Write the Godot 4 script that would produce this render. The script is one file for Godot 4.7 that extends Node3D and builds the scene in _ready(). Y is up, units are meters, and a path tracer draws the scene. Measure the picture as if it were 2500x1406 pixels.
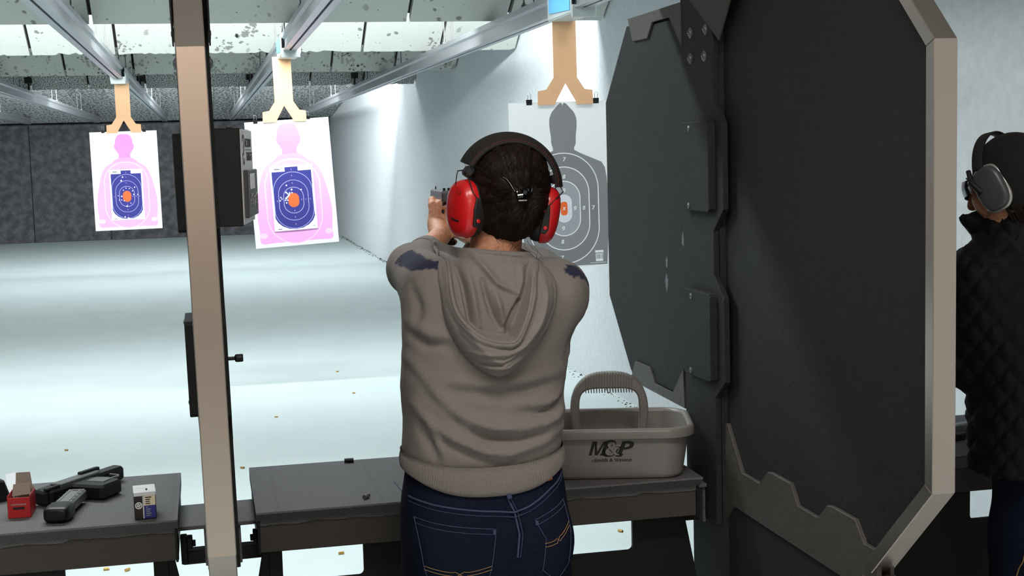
extends Node3D
# Indoor shooting range, built in metres: y is up, the lanes run towards -z, the camera stands at x = 0, z = 0.

var M := {}                      # materials by name
var used := {}                   # names already given at top level
var rng := RandomNumberGenerator.new()

# ---------------------------------------------------------------- mesh builder
class MB:
	var v := PackedVector3Array()
	var n := PackedVector3Array()
	var t := PackedVector2Array()
	var c := PackedColorArray()
	var ix := PackedInt32Array()
	func tri(a: Vector3, b: Vector3, d: Vector3, out: Vector3) -> void:   # flat triangle whose front looks along out
		var g := (b - a).cross(d - a)
		if g.length_squared() < 1e-18:
			return
		var k := v.size()
		if g.dot(out) > 0.0:
			var s := b
			b = d
			d = s
			g = -g
		g = -g.normalized()
		v.append_array([a, b, d])
		n.append_array([g, g, g])
		t.append_array([Vector2(a.x, a.y), Vector2(b.x, b.y), Vector2(d.x, d.y)])
		ix.append_array([k, k + 1, k + 2])
	func quad(a: Vector3, b: Vector3, d: Vector3, e: Vector3, out: Vector3) -> void:
		tri(a, b, d, out)
		tri(a, d, e, out)
	func quad_uv(a: Vector3, b: Vector3, d: Vector3, e: Vector3, out: Vector3) -> void:   # a = upper left, clockwise from the front
		var k := v.size()
		v.append_array([a, b, d, e])
		n.append_array([out, out, out, out])
		t.append_array([Vector2(0, 0), Vector2(1, 0), Vector2(1, 1), Vector2(0, 1)])
		var g := (b - a).cross(d - a)
		if g.dot(out) > 0.0:
			ix.append_array([k, k + 2, k + 1, k, k + 3, k + 2])
		else:
			ix.append_array([k, k + 1, k + 2, k, k + 2, k + 3])
	# smooth grid of rows x cols points; closed joins the last column to the first; side +1 / -1 turns it, 0 turns it away from its middle
	func grid(p: PackedVector3Array, rows: int, cols: int, closed := false, side := 0) -> void:
		var k := v.size()
		var nn := PackedVector3Array()
		nn.resize(p.size())
		var f := PackedInt32Array()
		var cc := cols if closed else cols - 1
		for i in rows - 1:
			for j in cc:
				var a := i * cols + j
				var b := i * cols + (j + 1) % cols
				var d := b + cols
				var e := a + cols
				f.append_array([a, b, d, a, d, e])
		var mid := Vector3.ZERO
		for q in p:
			mid += q
		mid /= p.size()
		for i in range(0, f.size(), 3):
			var g := (p[f[i + 1]] - p[f[i]]).cross(p[f[i + 2]] - p[f[i]])
			nn[f[i]] += g
			nn[f[i + 1]] += g
			nn[f[i + 2]] += g
		var s := 0.0
		for i in p.size():
			s += nn[i].dot(p[i] - mid)
		if side != 0:
			s = side
		for i in p.size():
			v.append(p[i])
			n.append((nn[i] if s > 0.0 else -nn[i]).normalized())
			t.append(Vector2(float(i % cols) / maxi(cols - 1, 1), float(i / cols) / maxi(rows - 1, 1)))
		for i in range(0, f.size(), 3):
			if s > 0.0:
				ix.append_array([k + f[i], k + f[i + 2], k + f[i + 1]])
			else:
				ix.append_array([k + f[i], k + f[i + 1], k + f[i + 2]])
	func box(at: Vector3, size: Vector3, bev := 0.0, turn := Basis.IDENTITY) -> void:
		var h := size / 2.0
		bev = minf(bev, minf(h.x, minf(h.y, h.z)) * 0.9)
		var i := h - Vector3.ONE * bev
		for ax in 3:
			var u := (ax + 1) % 3
			var w := (ax + 2) % 3
			for s in [-1.0, 1.0]:
				var q: Array[Vector3] = []
				for e in [[-1, -1], [1, -1], [1, 1], [-1, 1]]:
					var p := Vector3.ZERO
					p[ax] = h[ax] * s
					p[u] = i[u] * e[0]
					p[w] = i[w] * e[1]
					q.append(at + turn * p)
				var o := Vector3.ZERO
				o[ax] = s
				quad(q[0], q[1], q[2], q[3], turn * o)
			if bev > 0.0:
				for su in [-1.0, 1.0]:
					for sw in [-1.0, 1.0]:
						var q2: Array[Vector3] = []
						for e in [[-1, 0], [1, 0], [1, 1], [-1, 1]]:
							var p := Vector3.ZERO
							p[ax] = i[ax] * e[0]
							p[u] = (h[u] if e[1] == 0 else i[u]) * su
							p[w] = (i[w] if e[1] == 0 else h[w]) * sw
							q2.append(at + turn * p)
						var o := Vector3.ZERO
						o[u] = su
						o[w] = sw
						quad(q2[0], q2[1], q2[2], q2[3], turn * o)
		if bev > 0.0:
			for sx in [-1.0, 1.0]:
				for sy in [-1.0, 1.0]:
					for sz in [-1.0, 1.0]:
						tri(at + turn * Vector3(h.x * sx, i.y * sy, i.z * sz), at + turn * Vector3(i.x * sx, h.y * sy, i.z * sz), at + turn * Vector3(i.x * sx, i.y * sy, h.z * sz), turn * Vector3(sx, sy, sz))
	# polygon in the xy plane of f, pulled along its z from 0 to deep, with a chamfer on the far edge
	func prism(poly: PackedVector2Array, f: Transform3D, deep: float, bev := 0.0, both := false) -> void:
		var pl := poly.duplicate()
		var area := 0.0
		for i in pl.size():
			area += pl[i].cross(pl[(i + 1) % pl.size()])
		if area < 0.0:
			pl.reverse()
		var m := pl.size()
		var ins := PackedVector2Array()
		var en := PackedVector2Array()
		for i in m:
			var e := (pl[(i + 1) % m] - pl[i]).normalized()
			en.append(Vector2(e.y, -e.x))
		for i in m:
			var a := en[(i + m - 1) % m]
			var b := en[i]
			var s := a + b
			ins.append(pl[i] - s * (bev / maxf(0.35, 1.0 + a.dot(b))))
		var tr := Geometry2D.triangulate_polygon(pl)
		var sg := signf(deep)
		var bz := bev * sg
		var fz := f.basis.z * sg
		for top in [true, false]:
			var q: PackedVector2Array = ins if (top or both) else pl
			var z := deep if top else 0.0
			for i in range(0, tr.size(), 3):
				tri(f * Vector3(q[tr[i]].x, q[tr[i]].y, z), f * Vector3(q[tr[i + 1]].x, q[tr[i + 1]].y, z), f * Vector3(q[tr[i + 2]].x, q[tr[i + 2]].y, z), fz if top else -fz)
		for i in m:
			var j := (i + 1) % m
			var o := f.basis * Vector3(en[i].x, en[i].y, 0)
			var z0 := bz if both else 0.0
			quad(f * Vector3(pl[i].x, pl[i].y, z0), f * Vector3(pl[j].x, pl[j].y, z0), f * Vector3(pl[j].x, pl[j].y, deep - bz), f * Vector3(pl[i].x, pl[i].y, deep - bz), o)
			if bev > 0.0:
				quad(f * Vector3(pl[i].x, pl[i].y, deep - bz), f * Vector3(pl[j].x, pl[j].y, deep - bz), f * Vector3(ins[j].x, ins[j].y, deep), f * Vector3(ins[i].x, ins[i].y, deep), o + fz)
				if both:
					quad(f * Vector3(pl[i].x, pl[i].y, bz), f * Vector3(pl[j].x, pl[j].y, bz), f * Vector3(ins[j].x, ins[j].y, 0), f * Vector3(ins[i].x, ins[i].y, 0), o - fz)
	func tube(p: PackedVector3Array, r: float, sides := 8, r_end := -1.0, shut := false) -> void:
		if r_end < 0.0:
			r_end = r
		var pts := PackedVector3Array()
		var up := Vector3(0.31, 0.87, 0.39).normalized()
		var m := p.size()
		for i in m:
			var d := (p[(i + 1) % m] - p[(i + m - 1) % m]) if shut else (p[mini(i + 1, m - 1)] - p[maxi(i - 1, 0)])
			d = d.normalized()
			var a := d.cross(up).normalized()
			up = a.cross(d).normalized()
			var rr := lerpf(r, r_end, float(i) / maxi(m - 1, 1))
			for j in sides:
				var w := TAU * j / sides
				pts.append(p[i] + (a * cos(w) + up * sin(w)) * rr)
		if shut:
			for j in sides:
				pts.append(pts[j])
			grid(pts, m + 1, sides, true)
			return
		for j in sides:
			pts.append(p[m - 1])
		var head := PackedVector3Array()
		for j in sides:
			head.append(p[0])
		head.append_array(pts)
		grid(head, m + 2, sides, true)
	# profile of (radius, height) points turned round the y axis of f; corners stay sharp
	func lathe(prof: PackedVector2Array, f: Transform3D, sides := 20) -> void:
		for i in prof.size() - 1:
			var a := prof[i]
			var b := prof[i + 1]
			var e := (b - a).normalized()
			var k := v.size()
			for j in sides + 1:
				var w := TAU * j / sides
				var o := Vector3(cos(w), 0, sin(w))
				var nn := (f.basis * Vector3(o.x * e.y, -e.x, o.z * e.y)).normalized()
				v.append(f * Vector3(o.x * a.x, a.y, o.z * a.x))
				v.append(f * Vector3(o.x * b.x, b.y, o.z * b.x))
				n.append_array([nn, nn])
				t.append_array([Vector2(float(j) / sides, 0), Vector2(float(j) / sides, 1)])
			for j in sides:
				var q := k + j * 2
				ix.append_array([q, q + 3, q + 1, q, q + 2, q + 3])
		
	func add(o: MB) -> void:
		var k := v.size()
		v.append_array(o.v)
		n.append_array(o.n)
		t.append_array(o.t)
		c.append_array(o.c)
		for i in o.ix:
			ix.append(i + k)
	func mesh(shift := Vector3.ZERO) -> ArrayMesh:
		var a := []
		a.resize(Mesh.ARRAY_MAX)
		var w := v.duplicate()
		if shift != Vector3.ZERO:
			for i in w.size():
				w[i] -= shift
		a[Mesh.ARRAY_VERTEX] = w
		a[Mesh.ARRAY_NORMAL] = n
		a[Mesh.ARRAY_TEX_UV] = t
		if c.size() == v.size() and c.size():
			a[Mesh.ARRAY_COLOR] = c
		a[Mesh.ARRAY_INDEX] = ix
		var am := ArrayMesh.new()
		am.add_surface_from_arrays(Mesh.PRIMITIVE_TRIANGLES, a)
		return am
	func fix() -> void:      # new smooth normals from the faces (indexed, clockwise)
		var nn := PackedVector3Array()
		nn.resize(v.size())
		for i in range(0, ix.size(), 3):
			var g := (v[ix[i + 2]] - v[ix[i]]).cross(v[ix[i + 1]] - v[ix[i]])
			nn[ix[i]] += g
			nn[ix[i + 1]] += g
			nn[ix[i + 2]] += g
		for i in nn.size():
			nn[i] = nn[i].normalized()
		n = nn

# ---------------------------------------------------------------- naming and tagging
func numbered(called: String) -> String:
	if not used.has(called):
		used[called] = 0
		return called
	used[called] += 1
	return "%s_%03d" % [called, used[called]]

func tag(o: Node3D, label: String, category: String, group := "") -> Node3D:
	o.set_meta("label", label)
	o.set_meta("category", category)
	if group:
		o.set_meta("group", group)
	return o

func thing(called: String, label: String, category: String, at := Vector3.ZERO, group := "") -> Node3D:
	var o := Node3D.new()
	o.name = numbered(called)
	o.position = at
	add_child(o)
	return tag(o, label, category, group)

func world_of(o: Node3D) -> Vector3:
	var p := Vector3.ZERO
	while o and o != self:
		p += o.position
		o = o.get_parent() as Node3D
	return p

# a builder filled in scene coordinates becomes one mesh under parent
func put(called: String, b: MB, mat: Material, parent: Node3D = null, label := "") -> MeshInstance3D:
	var o := MeshInstance3D.new()
	var up: Node3D = parent if parent else self
	o.mesh = b.mesh(world_of(parent) if parent else Vector3.ZERO)
	o.material_override = mat
	o.name = called if parent else numbered(called)
	up.add_child(o, true)
	if label:
		o.set_meta("label", label)
	return o

func solo(called: String, b: MB, mat: Material, label: String, category: String, at: Vector3, group := "") -> MeshInstance3D:
	var o := MeshInstance3D.new()
	o.mesh = b.mesh(at)
	o.material_override = mat
	o.name = numbered(called)
	o.position = at
	add_child(o)
	tag(o, label, category, group)
	return o

func structure(called: String, b: MB, mat: Material) -> MeshInstance3D:
	var o := put(called, b, mat)
	o.set_meta("kind", "structure")
	return o

func copy_of(o: Node3D, label: String, move: Vector3) -> Node3D:
	var r: Node3D = o.duplicate()
	r.name = numbered(String(o.name).trim_suffix("_001"))
	add_child(r)
	r.position = o.position + move
	r.set_meta("label", label)
	return r

func letters(text: String, high: float, mat: Material, f: Transform3D, parent: Node3D, bold := false, serif := false, slant := 0.0, wide := 1.0, thick := 0.0006, called := "lettering") -> MeshInstance3D:
	var font := SystemFont.new()
	font.font_names = PackedStringArray(["Droid Serif" if serif else "Droid Sans"])
	font.font_weight = 700 if bold else 400
	var tm := TextMesh.new()
	tm.font = font
	tm.text = text
	tm.font_size = 64
	tm.pixel_size = high / (64.0 * 0.72)
	tm.depth = thick
	tm.curve_step = 2.0
	var a := tm.get_mesh_arrays() if tm is PrimitiveMesh else []
	var vv: PackedVector3Array = a[Mesh.ARRAY_VERTEX]
	for i in vv.size():
		var p := vv[i]
		vv[i] = Vector3((p.x + slant * p.y) * wide, p.y, p.z)
	a[Mesh.ARRAY_VERTEX] = vv
	var am := ArrayMesh.new()
	am.add_surface_from_arrays(Mesh.PRIMITIVE_TRIANGLES, a)
	var o := MeshInstance3D.new()
	o.mesh = am
	o.material_override = mat
	o.name = called
	var g := f
	g.origin -= world_of(parent)
	o.transform = g
	parent.add_child(o, true)
	return o

# ---------------------------------------------------------------- materials
func tex(noise_type: int, freq: float, octaves: int, stops: Array, px := 512, seed_ := 1, as_normal := false, bump := 4.0) -> NoiseTexture2D:
	var fn := FastNoiseLite.new()
	fn.noise_type = noise_type
	fn.frequency = freq
	fn.seed = seed_
	fn.fractal_type = FastNoiseLite.FRACTAL_FBM if octaves > 1 else FastNoiseLite.FRACTAL_NONE
	fn.fractal_octaves = octaves
	var nt := NoiseTexture2D.new()
	nt.width = px
	nt.height = px
	nt.seamless = true
	nt.noise = fn
	if as_normal:
		nt.as_normal_map = true
		nt.bump_strength = bump
	elif stops.size():
		var g := Gradient.new()
		var off := PackedFloat32Array()
		var col := PackedColorArray()
		for s in stops:
			off.append(s[0])
			col.append(s[1])
		g.offsets = off
		g.colors = col
		nt.color_ramp = g
	return nt

func mat(called: String, color: Color, rough := 0.7, metal := 0.0, spec := 0.5) -> StandardMaterial3D:
	var m := StandardMaterial3D.new()
	m.resource_name = called
	m.albedo_color = color
	m.roughness = rough
	m.metallic = metal
	m.metallic_specular = spec
	M[called] = m
	return m

func tri_map(m: StandardMaterial3D, albedo: Texture2D, normal: Texture2D, scale: Vector3, strength := 1.0, world := true) -> StandardMaterial3D:
	m.uv1_triplanar = true
	m.uv1_world_triplanar = world
	m.uv1_scale = scale
	m.albedo_texture = albedo
	if normal:
		m.normal_enabled = true
		m.normal_texture = normal
		m.normal_scale = strength
	return m

func s8(r: int, g: int, b: int) -> Color:
	return Color8(r, g, b)

func splatter(specks: int, clusters: int, seed_: int) -> ImageTexture:      # dark lead splashes and pocks on pale board, tiling
	var im := Image.create(1024, 1024, false, Image.FORMAT_RGB8)
	im.fill(s8(250, 251, 249))
	var rg := RandomNumberGenerator.new()
	rg.seed = seed_
	var spots: Array[Vector3] = []
	for i in specks:
		spots.append(Vector3(rg.randf() * 1024.0, rg.randf() * 1024.0, 1.2 + pow(rg.randf(), 4.0) * 7.0))
	for i in clusters:
		var c := Vector2(rg.randf(), rg.randf()) * 1024.0
		for k in rg.randi_range(8, 26):
			spots.append(Vector3(c.x + rg.randfn(0.0, 16.0), c.y + rg.randfn(0.0, 16.0), 1.5 + rg.randf() * 6.0))
	for q in spots:
		var g := rg.randf_range(0.10, 0.30)
		var col := Color(g * 1.04, g, g * 0.92)
		var lean := rg.randf_range(-0.6, 0.6)
		var n := int(ceil(q.z))
		for y in range(-n, n + 1):
			var half := sqrt(maxf(0.0, q.z * q.z - y * y)) * rg.randf_range(0.6, 1.25)
			if half >= 0.5:
				im.fill_rect(Rect2i(posmod(int(q.x - half + lean * y), 1024), posmod(int(q.y) + y, 1024), int(2.0 * half), 1), col)
	im.generate_mipmaps()
	return ImageTexture.create_from_image(im)

func make_materials() -> void:
	var W := Color.WHITE
	var SX := FastNoiseLite.TYPE_SIMPLEX_SMOOTH
	var grain := tex(SX, 0.35, 1, [], 256, 7, true, 3.0)
	var rough_n := tex(SX, 0.12, 3, [], 512, 8, true, 6.0)
	var soft := tex(SX, 0.012, 4, [[0.2, Color(0.98, 0.98, 0.98)], [0.8, W]], 512, 3)
	# floor: sealed concrete with faint mottling
	tri_map(mat("concrete_floor", s8(205, 217, 218), 0.62, 0.0, 0.35), soft, null, Vector3.ONE * 0.22)
	tri_map(mat("painted_wall", s8(216, 220, 224), 0.75, 0.0, 0.3), tex(SX, 0.02, 4, [[0.2, Color(0.965, 0.965, 0.965)], [0.8, W]], 512, 5), rough_n, Vector3.ONE * 1.5, 0.03)
	mat("ceiling_paint", s8(150, 150, 150), 0.9)
	mat("back_room_wall", s8(206, 190, 177), 0.85)
	mat("back_room_panel", s8(44, 39, 35), 0.8)
	# baffle boards: off-white with black splatter and pocks, denser downrange
	for k in 3:
		tri_map(mat("baffle_board_%d" % k, s8(199, 201, 197), 0.85, 0.0, 0.3), splatter([330, 520, 1300][k], [0, 14, 40][k], 20 + k), null, Vector3.ONE * 0.4)
	tri_map(mat("baffle_board_3", s8(216, 218, 216), 0.85, 0.0, 0.3), tex(SX, 0.07, 4, [[0.0, Color(0.16, 0.15, 0.14)], [0.44, Color(0.22, 0.21, 0.20)], [0.50, Color(0.80, 0.81, 0.80)], [0.9, W]], 1024, 24), null, Vector3.ONE * 0.8)
	mat("torn_foam", s8(150, 154, 154), 0.95)
	for k in 3:
		var galv := tex(SX, 0.03, 5, [[0.22, Color(0.46, 0.46, 0.46)], [0.40 + 0.05 * k, Color(0.76, 0.76, 0.76)], [0.56 + 0.06 * k, Color(0.97, 0.98, 0.99)]], 512, 31 + k)
		tri_map(mat("galvanised_sheet_%d" % k, s8(230, 229, 227), 0.65, 0.0, 0.4), galv, null, Vector3(1.2, 0.3, 0.30))
	tri_map(mat("rubber_curtain", s8(102, 102, 106), 0.9, 0.0, 0.3), tex(SX, 0.02, 5, [[0.2, Color(0.75, 0.75, 0.75)], [0.8, W]], 512, 33), rough_n, Vector3.ONE * 0.5, 0.4)
	mat("aluminium", s8(176, 178, 183), 0.42, 0.8)
	mat("dull_steel", s8(120, 120, 122), 0.5, 0.8)
	mat("carrier_grey", s8(196, 204, 204), 0.5, 0.1)
	mat("blue_plastic", s8(104, 186, 240), 0.45)
	tri_map(mat("cardboard", s8(226, 180, 140), 0.85, 0.0, 0.2), soft, null, Vector3.ONE * 2.0)
	mat("paper", s8(238, 240, 242), 0.85, 0.0, 0.2)
	mat("black_metal", s8(26, 26, 27), 0.45, 0.3)
	mat("chrome", s8(205, 205, 205), 0.2, 1.0)
	# divider boards: black polymer with a faint grain
	tri_map(mat("divider_board", s8(40, 42, 42), 0.72, 0.0, 0.3), tex(SX, 0.02, 4, [[0.2, Color(0.9, 0.9, 0.9)], [0.8, W]], 512, 41), grain, Vector3.ONE * 3.0, 0.25)
	tri_map(mat("divider_steel", s8(80, 77, 74), 0.6, 0.3, 0.45), tex(SX, 0.02, 4, [[0.2, Color(0.9, 0.9, 0.9)], [0.8, W]], 512, 42), grain, Vector3.ONE * 3.0, 0.25)
	tri_map(mat("textured_steel", s8(64, 63, 61), 0.7, 0.2, 0.5), null, rough_n, Vector3.ONE * 5.0, 1.4)
	mat("scuff", s8(96, 100, 102), 0.8)
	mat("brushed_steel", s8(200, 190, 182), 0.30, 0.95)
	tri_map(mat("bench_mat", s8(150, 150, 153), 0.75, 0.0, 0.5), tex(SX, 0.30, 2, [[0.3, Color(0.28, 0.28, 0.28)], [0.52, Color(0.55, 0.55, 0.55)], [0.72, W]], 512, 51), rough_n, Vector3.ONE * 4.0, 0.3)
	tri_map(mat("bench_skirt", s8(92, 89, 86), 0.75, 0.0, 0.35), tex(SX, 0.35, 2, [[0.25, Color(0.6, 0.6, 0.6)], [0.8, W]], 512, 53), rough_n, Vector3.ONE * 4.0, 0.5)
	mat("bench_frame", s8(22, 23, 23), 0.6, 0.1, 0.4)
	mat("box_black", s8(15, 15, 16), 0.6)
	mat("box_silver", s8(216, 216, 218), 0.5, 0.0)
	mat("print_black", s8(24, 23, 23), 0.7)
	mat("print_grey", s8(150, 150, 150), 0.7)
	mat("print_white", s8(236, 238, 238), 0.7)
	mat("keypad", s8(70, 71, 72), 0.6)
	tri_map(mat("tote_plastic", s8(124, 121, 118), 0.38, 0.0, 0.5), null, grain, Vector3.ONE * 6.0, 0.12)
	mat("brass", s8(196, 158, 92), 0.32, 0.9)
	mat("gun_black", s8(22, 23, 24), 0.42, 0.35)
	mat("gun_grey", s8(112, 113, 114), 0.42, 0.6)
	mat("gun_slide", s8(120, 122, 124), 0.35, 0.8)
	mat("magazine_grey", s8(126, 127, 128), 0.4, 0.5)
	mat("ammo_red", s8(176, 30, 36), 0.45)
	mat("ammo_card", s8(150, 140, 132), 0.85)
	mat("ammo_white", s8(214, 218, 222), 0.5)
	mat("ammo_black", s8(32, 26, 28), 0.5)
	mat("ammo_cream", s8(226, 212, 186), 0.5)
	mat("ammo_blue", s8(42, 50, 132), 0.5)
	var thin_paper := mat("thin_paper", s8(214, 216, 220), 0.8)
	thin_paper.backlight_enabled = true
	thin_paper.backlight = Color(0.5, 0.5, 0.5)
	# people
	var skin := tri_map(mat("skin", s8(200, 148, 118), 0.55, 0.0, 0.4), tex(SX, 0.05, 4, [[0.2, Color(0.90, 0.84, 0.82)], [0.8, W]], 256, 61), grain, Vector3.ONE * 8.0, 0.12)
	skin.subsurf_scatter_enabled = true
	skin.subsurf_scatter_strength = 0.12
	tri_map(mat("eye_white", s8(232, 230, 226), 0.2), null, null, Vector3.ONE)
	mat("iris", s8(70, 46, 30), 0.2)
	mat("lip", s8(168, 92, 84), 0.5)
	var heather := tex(SX, 0.45, 2, [[0.2, Color(0.70, 0.69, 0.69)], [0.5, Color(0.90, 0.89, 0.885)], [0.8, W]], 512, 63)
	var knit := tri_map(mat("heather_knit", s8(144, 139, 136), 0.95, 0.0, 0.2), heather, grain, Vector3.ONE * 4.0, 0.35)
	knit.vertex_color_use_as_albedo = true
	var knit2 := tri_map(mat("heather_knit_plain", s8(144, 139, 136), 0.95, 0.0, 0.2), heather, grain, Vector3.ONE * 4.0, 0.35)
	for k in [knit, knit2]:
		k.rim_enabled = true
		k.rim = 0.25
	tri_map(mat("denim", s8(25, 31, 50), 0.88, 0.0, 0.25), tex(SX, 0.25, 3, [[0.2, Color(0.62, 0.66, 0.74)], [0.8, W]], 512, 65), grain, Vector3.ONE * 3.0, 0.5)
	mat("denim_worn", s8(58, 68, 98), 0.9)
	mat("gold_stitch", s8(150, 118, 78), 0.8)
	mat("leather_tab", s8(168, 92, 36), 0.7)
	tri_map(mat("dark_hair", s8(38, 26, 21), 0.58, 0.0, 0.3), tex(SX, 0.03, 4, [[0.25, Color(0.45, 0.40, 0.38)], [0.75, W]], 512, 67), null, Vector3(22.0, 3.0, 8.0), 0.0, false)
	mat("clip_black", s8(10, 10, 11), 0.12, 0.0, 0.6)
	var red := mat("red_shell", s8(204, 20, 26), 0.22, 0.0, 0.5)
	red.clearcoat_enabled = true
	red.clearcoat = 0.6
	mat("muff_black", s8(20, 20, 21), 0.6)
	mat("band_black", s8(24, 23, 23), 0.75)
	mat("red_stitch", s8(140, 46, 40), 0.8)
	tri_map(mat("quilted_black", s8(17, 17, 18), 0.65, 0.0, 0.3), null, grain, Vector3.ONE * 6.0, 0.2)
	mat("black_cloth", s8(15, 14, 14), 0.9)
	mat("muff_grey", s8(72, 75, 78), 0.35, 0.0, 0.5)
	mat("muff_rim", s8(190, 192, 192), 0.25, 0.6)
	mat("smoke_lens", s8(30, 32, 34), 0.15, 0.0, 0.6)
	mat("shoe_dark", s8(30, 28, 28), 0.7)
	mat("debris_dark", s8(58, 56, 52), 0.95)
	var lamp := mat("lamp_white", s8(255, 255, 255), 0.6)
	lamp.emission_enabled = true
	lamp.emission = Color(0.95, 1.0, 1.0)
	lamp.emission_energy_multiplier = 2.0
	var lamp2 := mat("lamp_warm", s8(255, 255, 255), 0.6)
	lamp2.emission_enabled = true
	lamp2.emission = Color(1.0, 0.86, 0.72)
	lamp2.emission_energy_multiplier = 1.0

# ---------------------------------------------------------------- flat print
func paint(im: Image, pts: PackedVector2Array, col: Color) -> void:     # filled polygon, points in 0..1 of the sheet
	var w := im.get_width()
	var h := im.get_height()
	var lo := 1e9
	var hi := -1e9
	for p in pts:
		lo = minf(lo, p.y * h)
		hi = maxf(hi, p.y * h)
	for y in range(maxi(0, int(floor(lo))), mini(h, int(ceil(hi)) + 1)):
		var yc := y + 0.5
		var xs: Array[float] = []
		for i in pts.size():
			var a := pts[i]
			var b := pts[(i + 1) % pts.size()]
			var ya := a.y * h
			var yb := b.y * h
			if (ya <= yc) != (yb <= yc):
				xs.append((a.x + (b.x - a.x) * (yc - ya) / (yb - ya)) * w)
		xs.sort()
		for k in range(0, xs.size() - 1, 2):
			var x0 := int(round(xs[k]))
			var x1 := int(round(xs[k + 1]))
			if x1 > x0:
				im.fill_rect(Rect2i(x0, y, x1 - x0, 1), col)

func oval(cx: float, cy: float, a: float, b: float, aspect: float, n := 2.6) -> PackedVector2Array:   # squarish oval; aspect = sheet width / height
	var p := PackedVector2Array()
	for i in 72:
		var w := TAU * i / 72.0
		var c := cos(w)
		var s := sin(w)
		p.append(Vector2(cx + a * signf(c) * pow(absf(c), 2.0 / n), cy + b * signf(s) * pow(absf(s), 2.0 / n)))
	return p

func pill(cx: float, cy: float, a: float, b: float, ratio: float) -> PackedVector2Array:     # half circles above and below straight sides; ratio = width / height of the sheet in metres
	var p := PackedVector2Array()
	var ra := a * ratio
	for i in 61:
		var w := PI * i / 60.0
		p.append(Vector2(cx + a * cos(w), cy + (b - ra) + ra * sin(w)))
	for i in 61:
		var w := PI + PI * i / 60.0
		p.append(Vector2(cx + a * cos(w), cy - (b - ra) + ra * sin(w)))
	return p

func curve2(pts: Array, steps := 6) -> PackedVector2Array:      # smooth line through the points, closed
	var p := PackedVector2Array()
	var m := pts.size()
	for i in m:
		var a: Vector2 = pts[(i + m - 1) % m]
		var b: Vector2 = pts[i]
		var c: Vector2 = pts[(i + 1) % m]
		var d: Vector2 = pts[(i + 2) % m]
		for k in steps:
			p.append(b.cubic_interpolate(c, a, d, float(k) / steps))
	return p

func mirrored(half: Array) -> Array:        # right half from top to bottom, mirrored at 0.5
	var out := half.duplicate()
	for i in range(half.size() - 1, -1, -1):
		out.append(Vector2(1.0 - half[i].x, half[i].y))
	return out

func print_material(called: String, im: Image) -> StandardMaterial3D:
	var m := mat(called, Color.WHITE, 0.8, 0.0, 0.2)
	im.generate_mipmaps()
	m.albedo_texture = ImageTexture.create_from_image(im)
	m.texture_repeat = false
	return m

func pink_print() -> Image:
	var im := Image.create(768, 1152, false, Image.FORMAT_RGB8)
	im.fill(s8(240, 241, 242))
	var r := 0.58 / 0.88
	var deep := s8(250, 150, 226)
	var pale := s8(250, 176, 238)
	var body := [Vector2(0.58, 0.245), Vector2(0.60, 0.285), Vector2(0.72, 0.325), Vector2(0.80, 0.36), Vector2(0.87, 0.45), Vector2(0.925, 0.60), Vector2(0.95, 0.73), Vector2(0.935, 0.88), Vector2(0.925, 0.965), Vector2(0.75, 0.968)]
	paint(im, curve2(mirrored(body), 5), pale)
	var head := [Vector2(0.535, 0.028), Vector2(0.59, 0.04), Vector2(0.625, 0.08), Vector2(0.632, 0.12), Vector2(0.648, 0.145), Vector2(0.636, 0.18), Vector2(0.61, 0.205), Vector2(0.585, 0.24), Vector2(0.58, 0.30)]
	paint(im, curve2(mirrored(head), 5), deep)
	# the pale outline of the widest scoring ring and two lighter fists
	var line := s8(252, 208, 244)
	paint(im, pill(0.5, 0.645, 0.335, 0.34, r), line)
	paint(im, pill(0.5, 0.645, 0.322, 0.331, r), pale)
	var top := [Vector2(0.60, 0.27), Vector2(0.70, 0.318), Vector2(0.74, 0.345), Vector2(0.66, 0.318), Vector2(0.56, 0.306)]
	paint(im, curve2(mirrored(top), 4), s8(250, 166, 232))
	for s in [-1.0, 1.0]:
		paint(im, oval(0.5 + s * 0.39, 0.905, 0.045, 0.022, r), line)
	for i in 7:
		paint(im, oval(rng.randf_range(0.2, 0.8), rng.randf_range(0.03, 0.33), 0.004, 0.0028, r, 2.0), s8(120, 80, 110))
	return im

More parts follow.
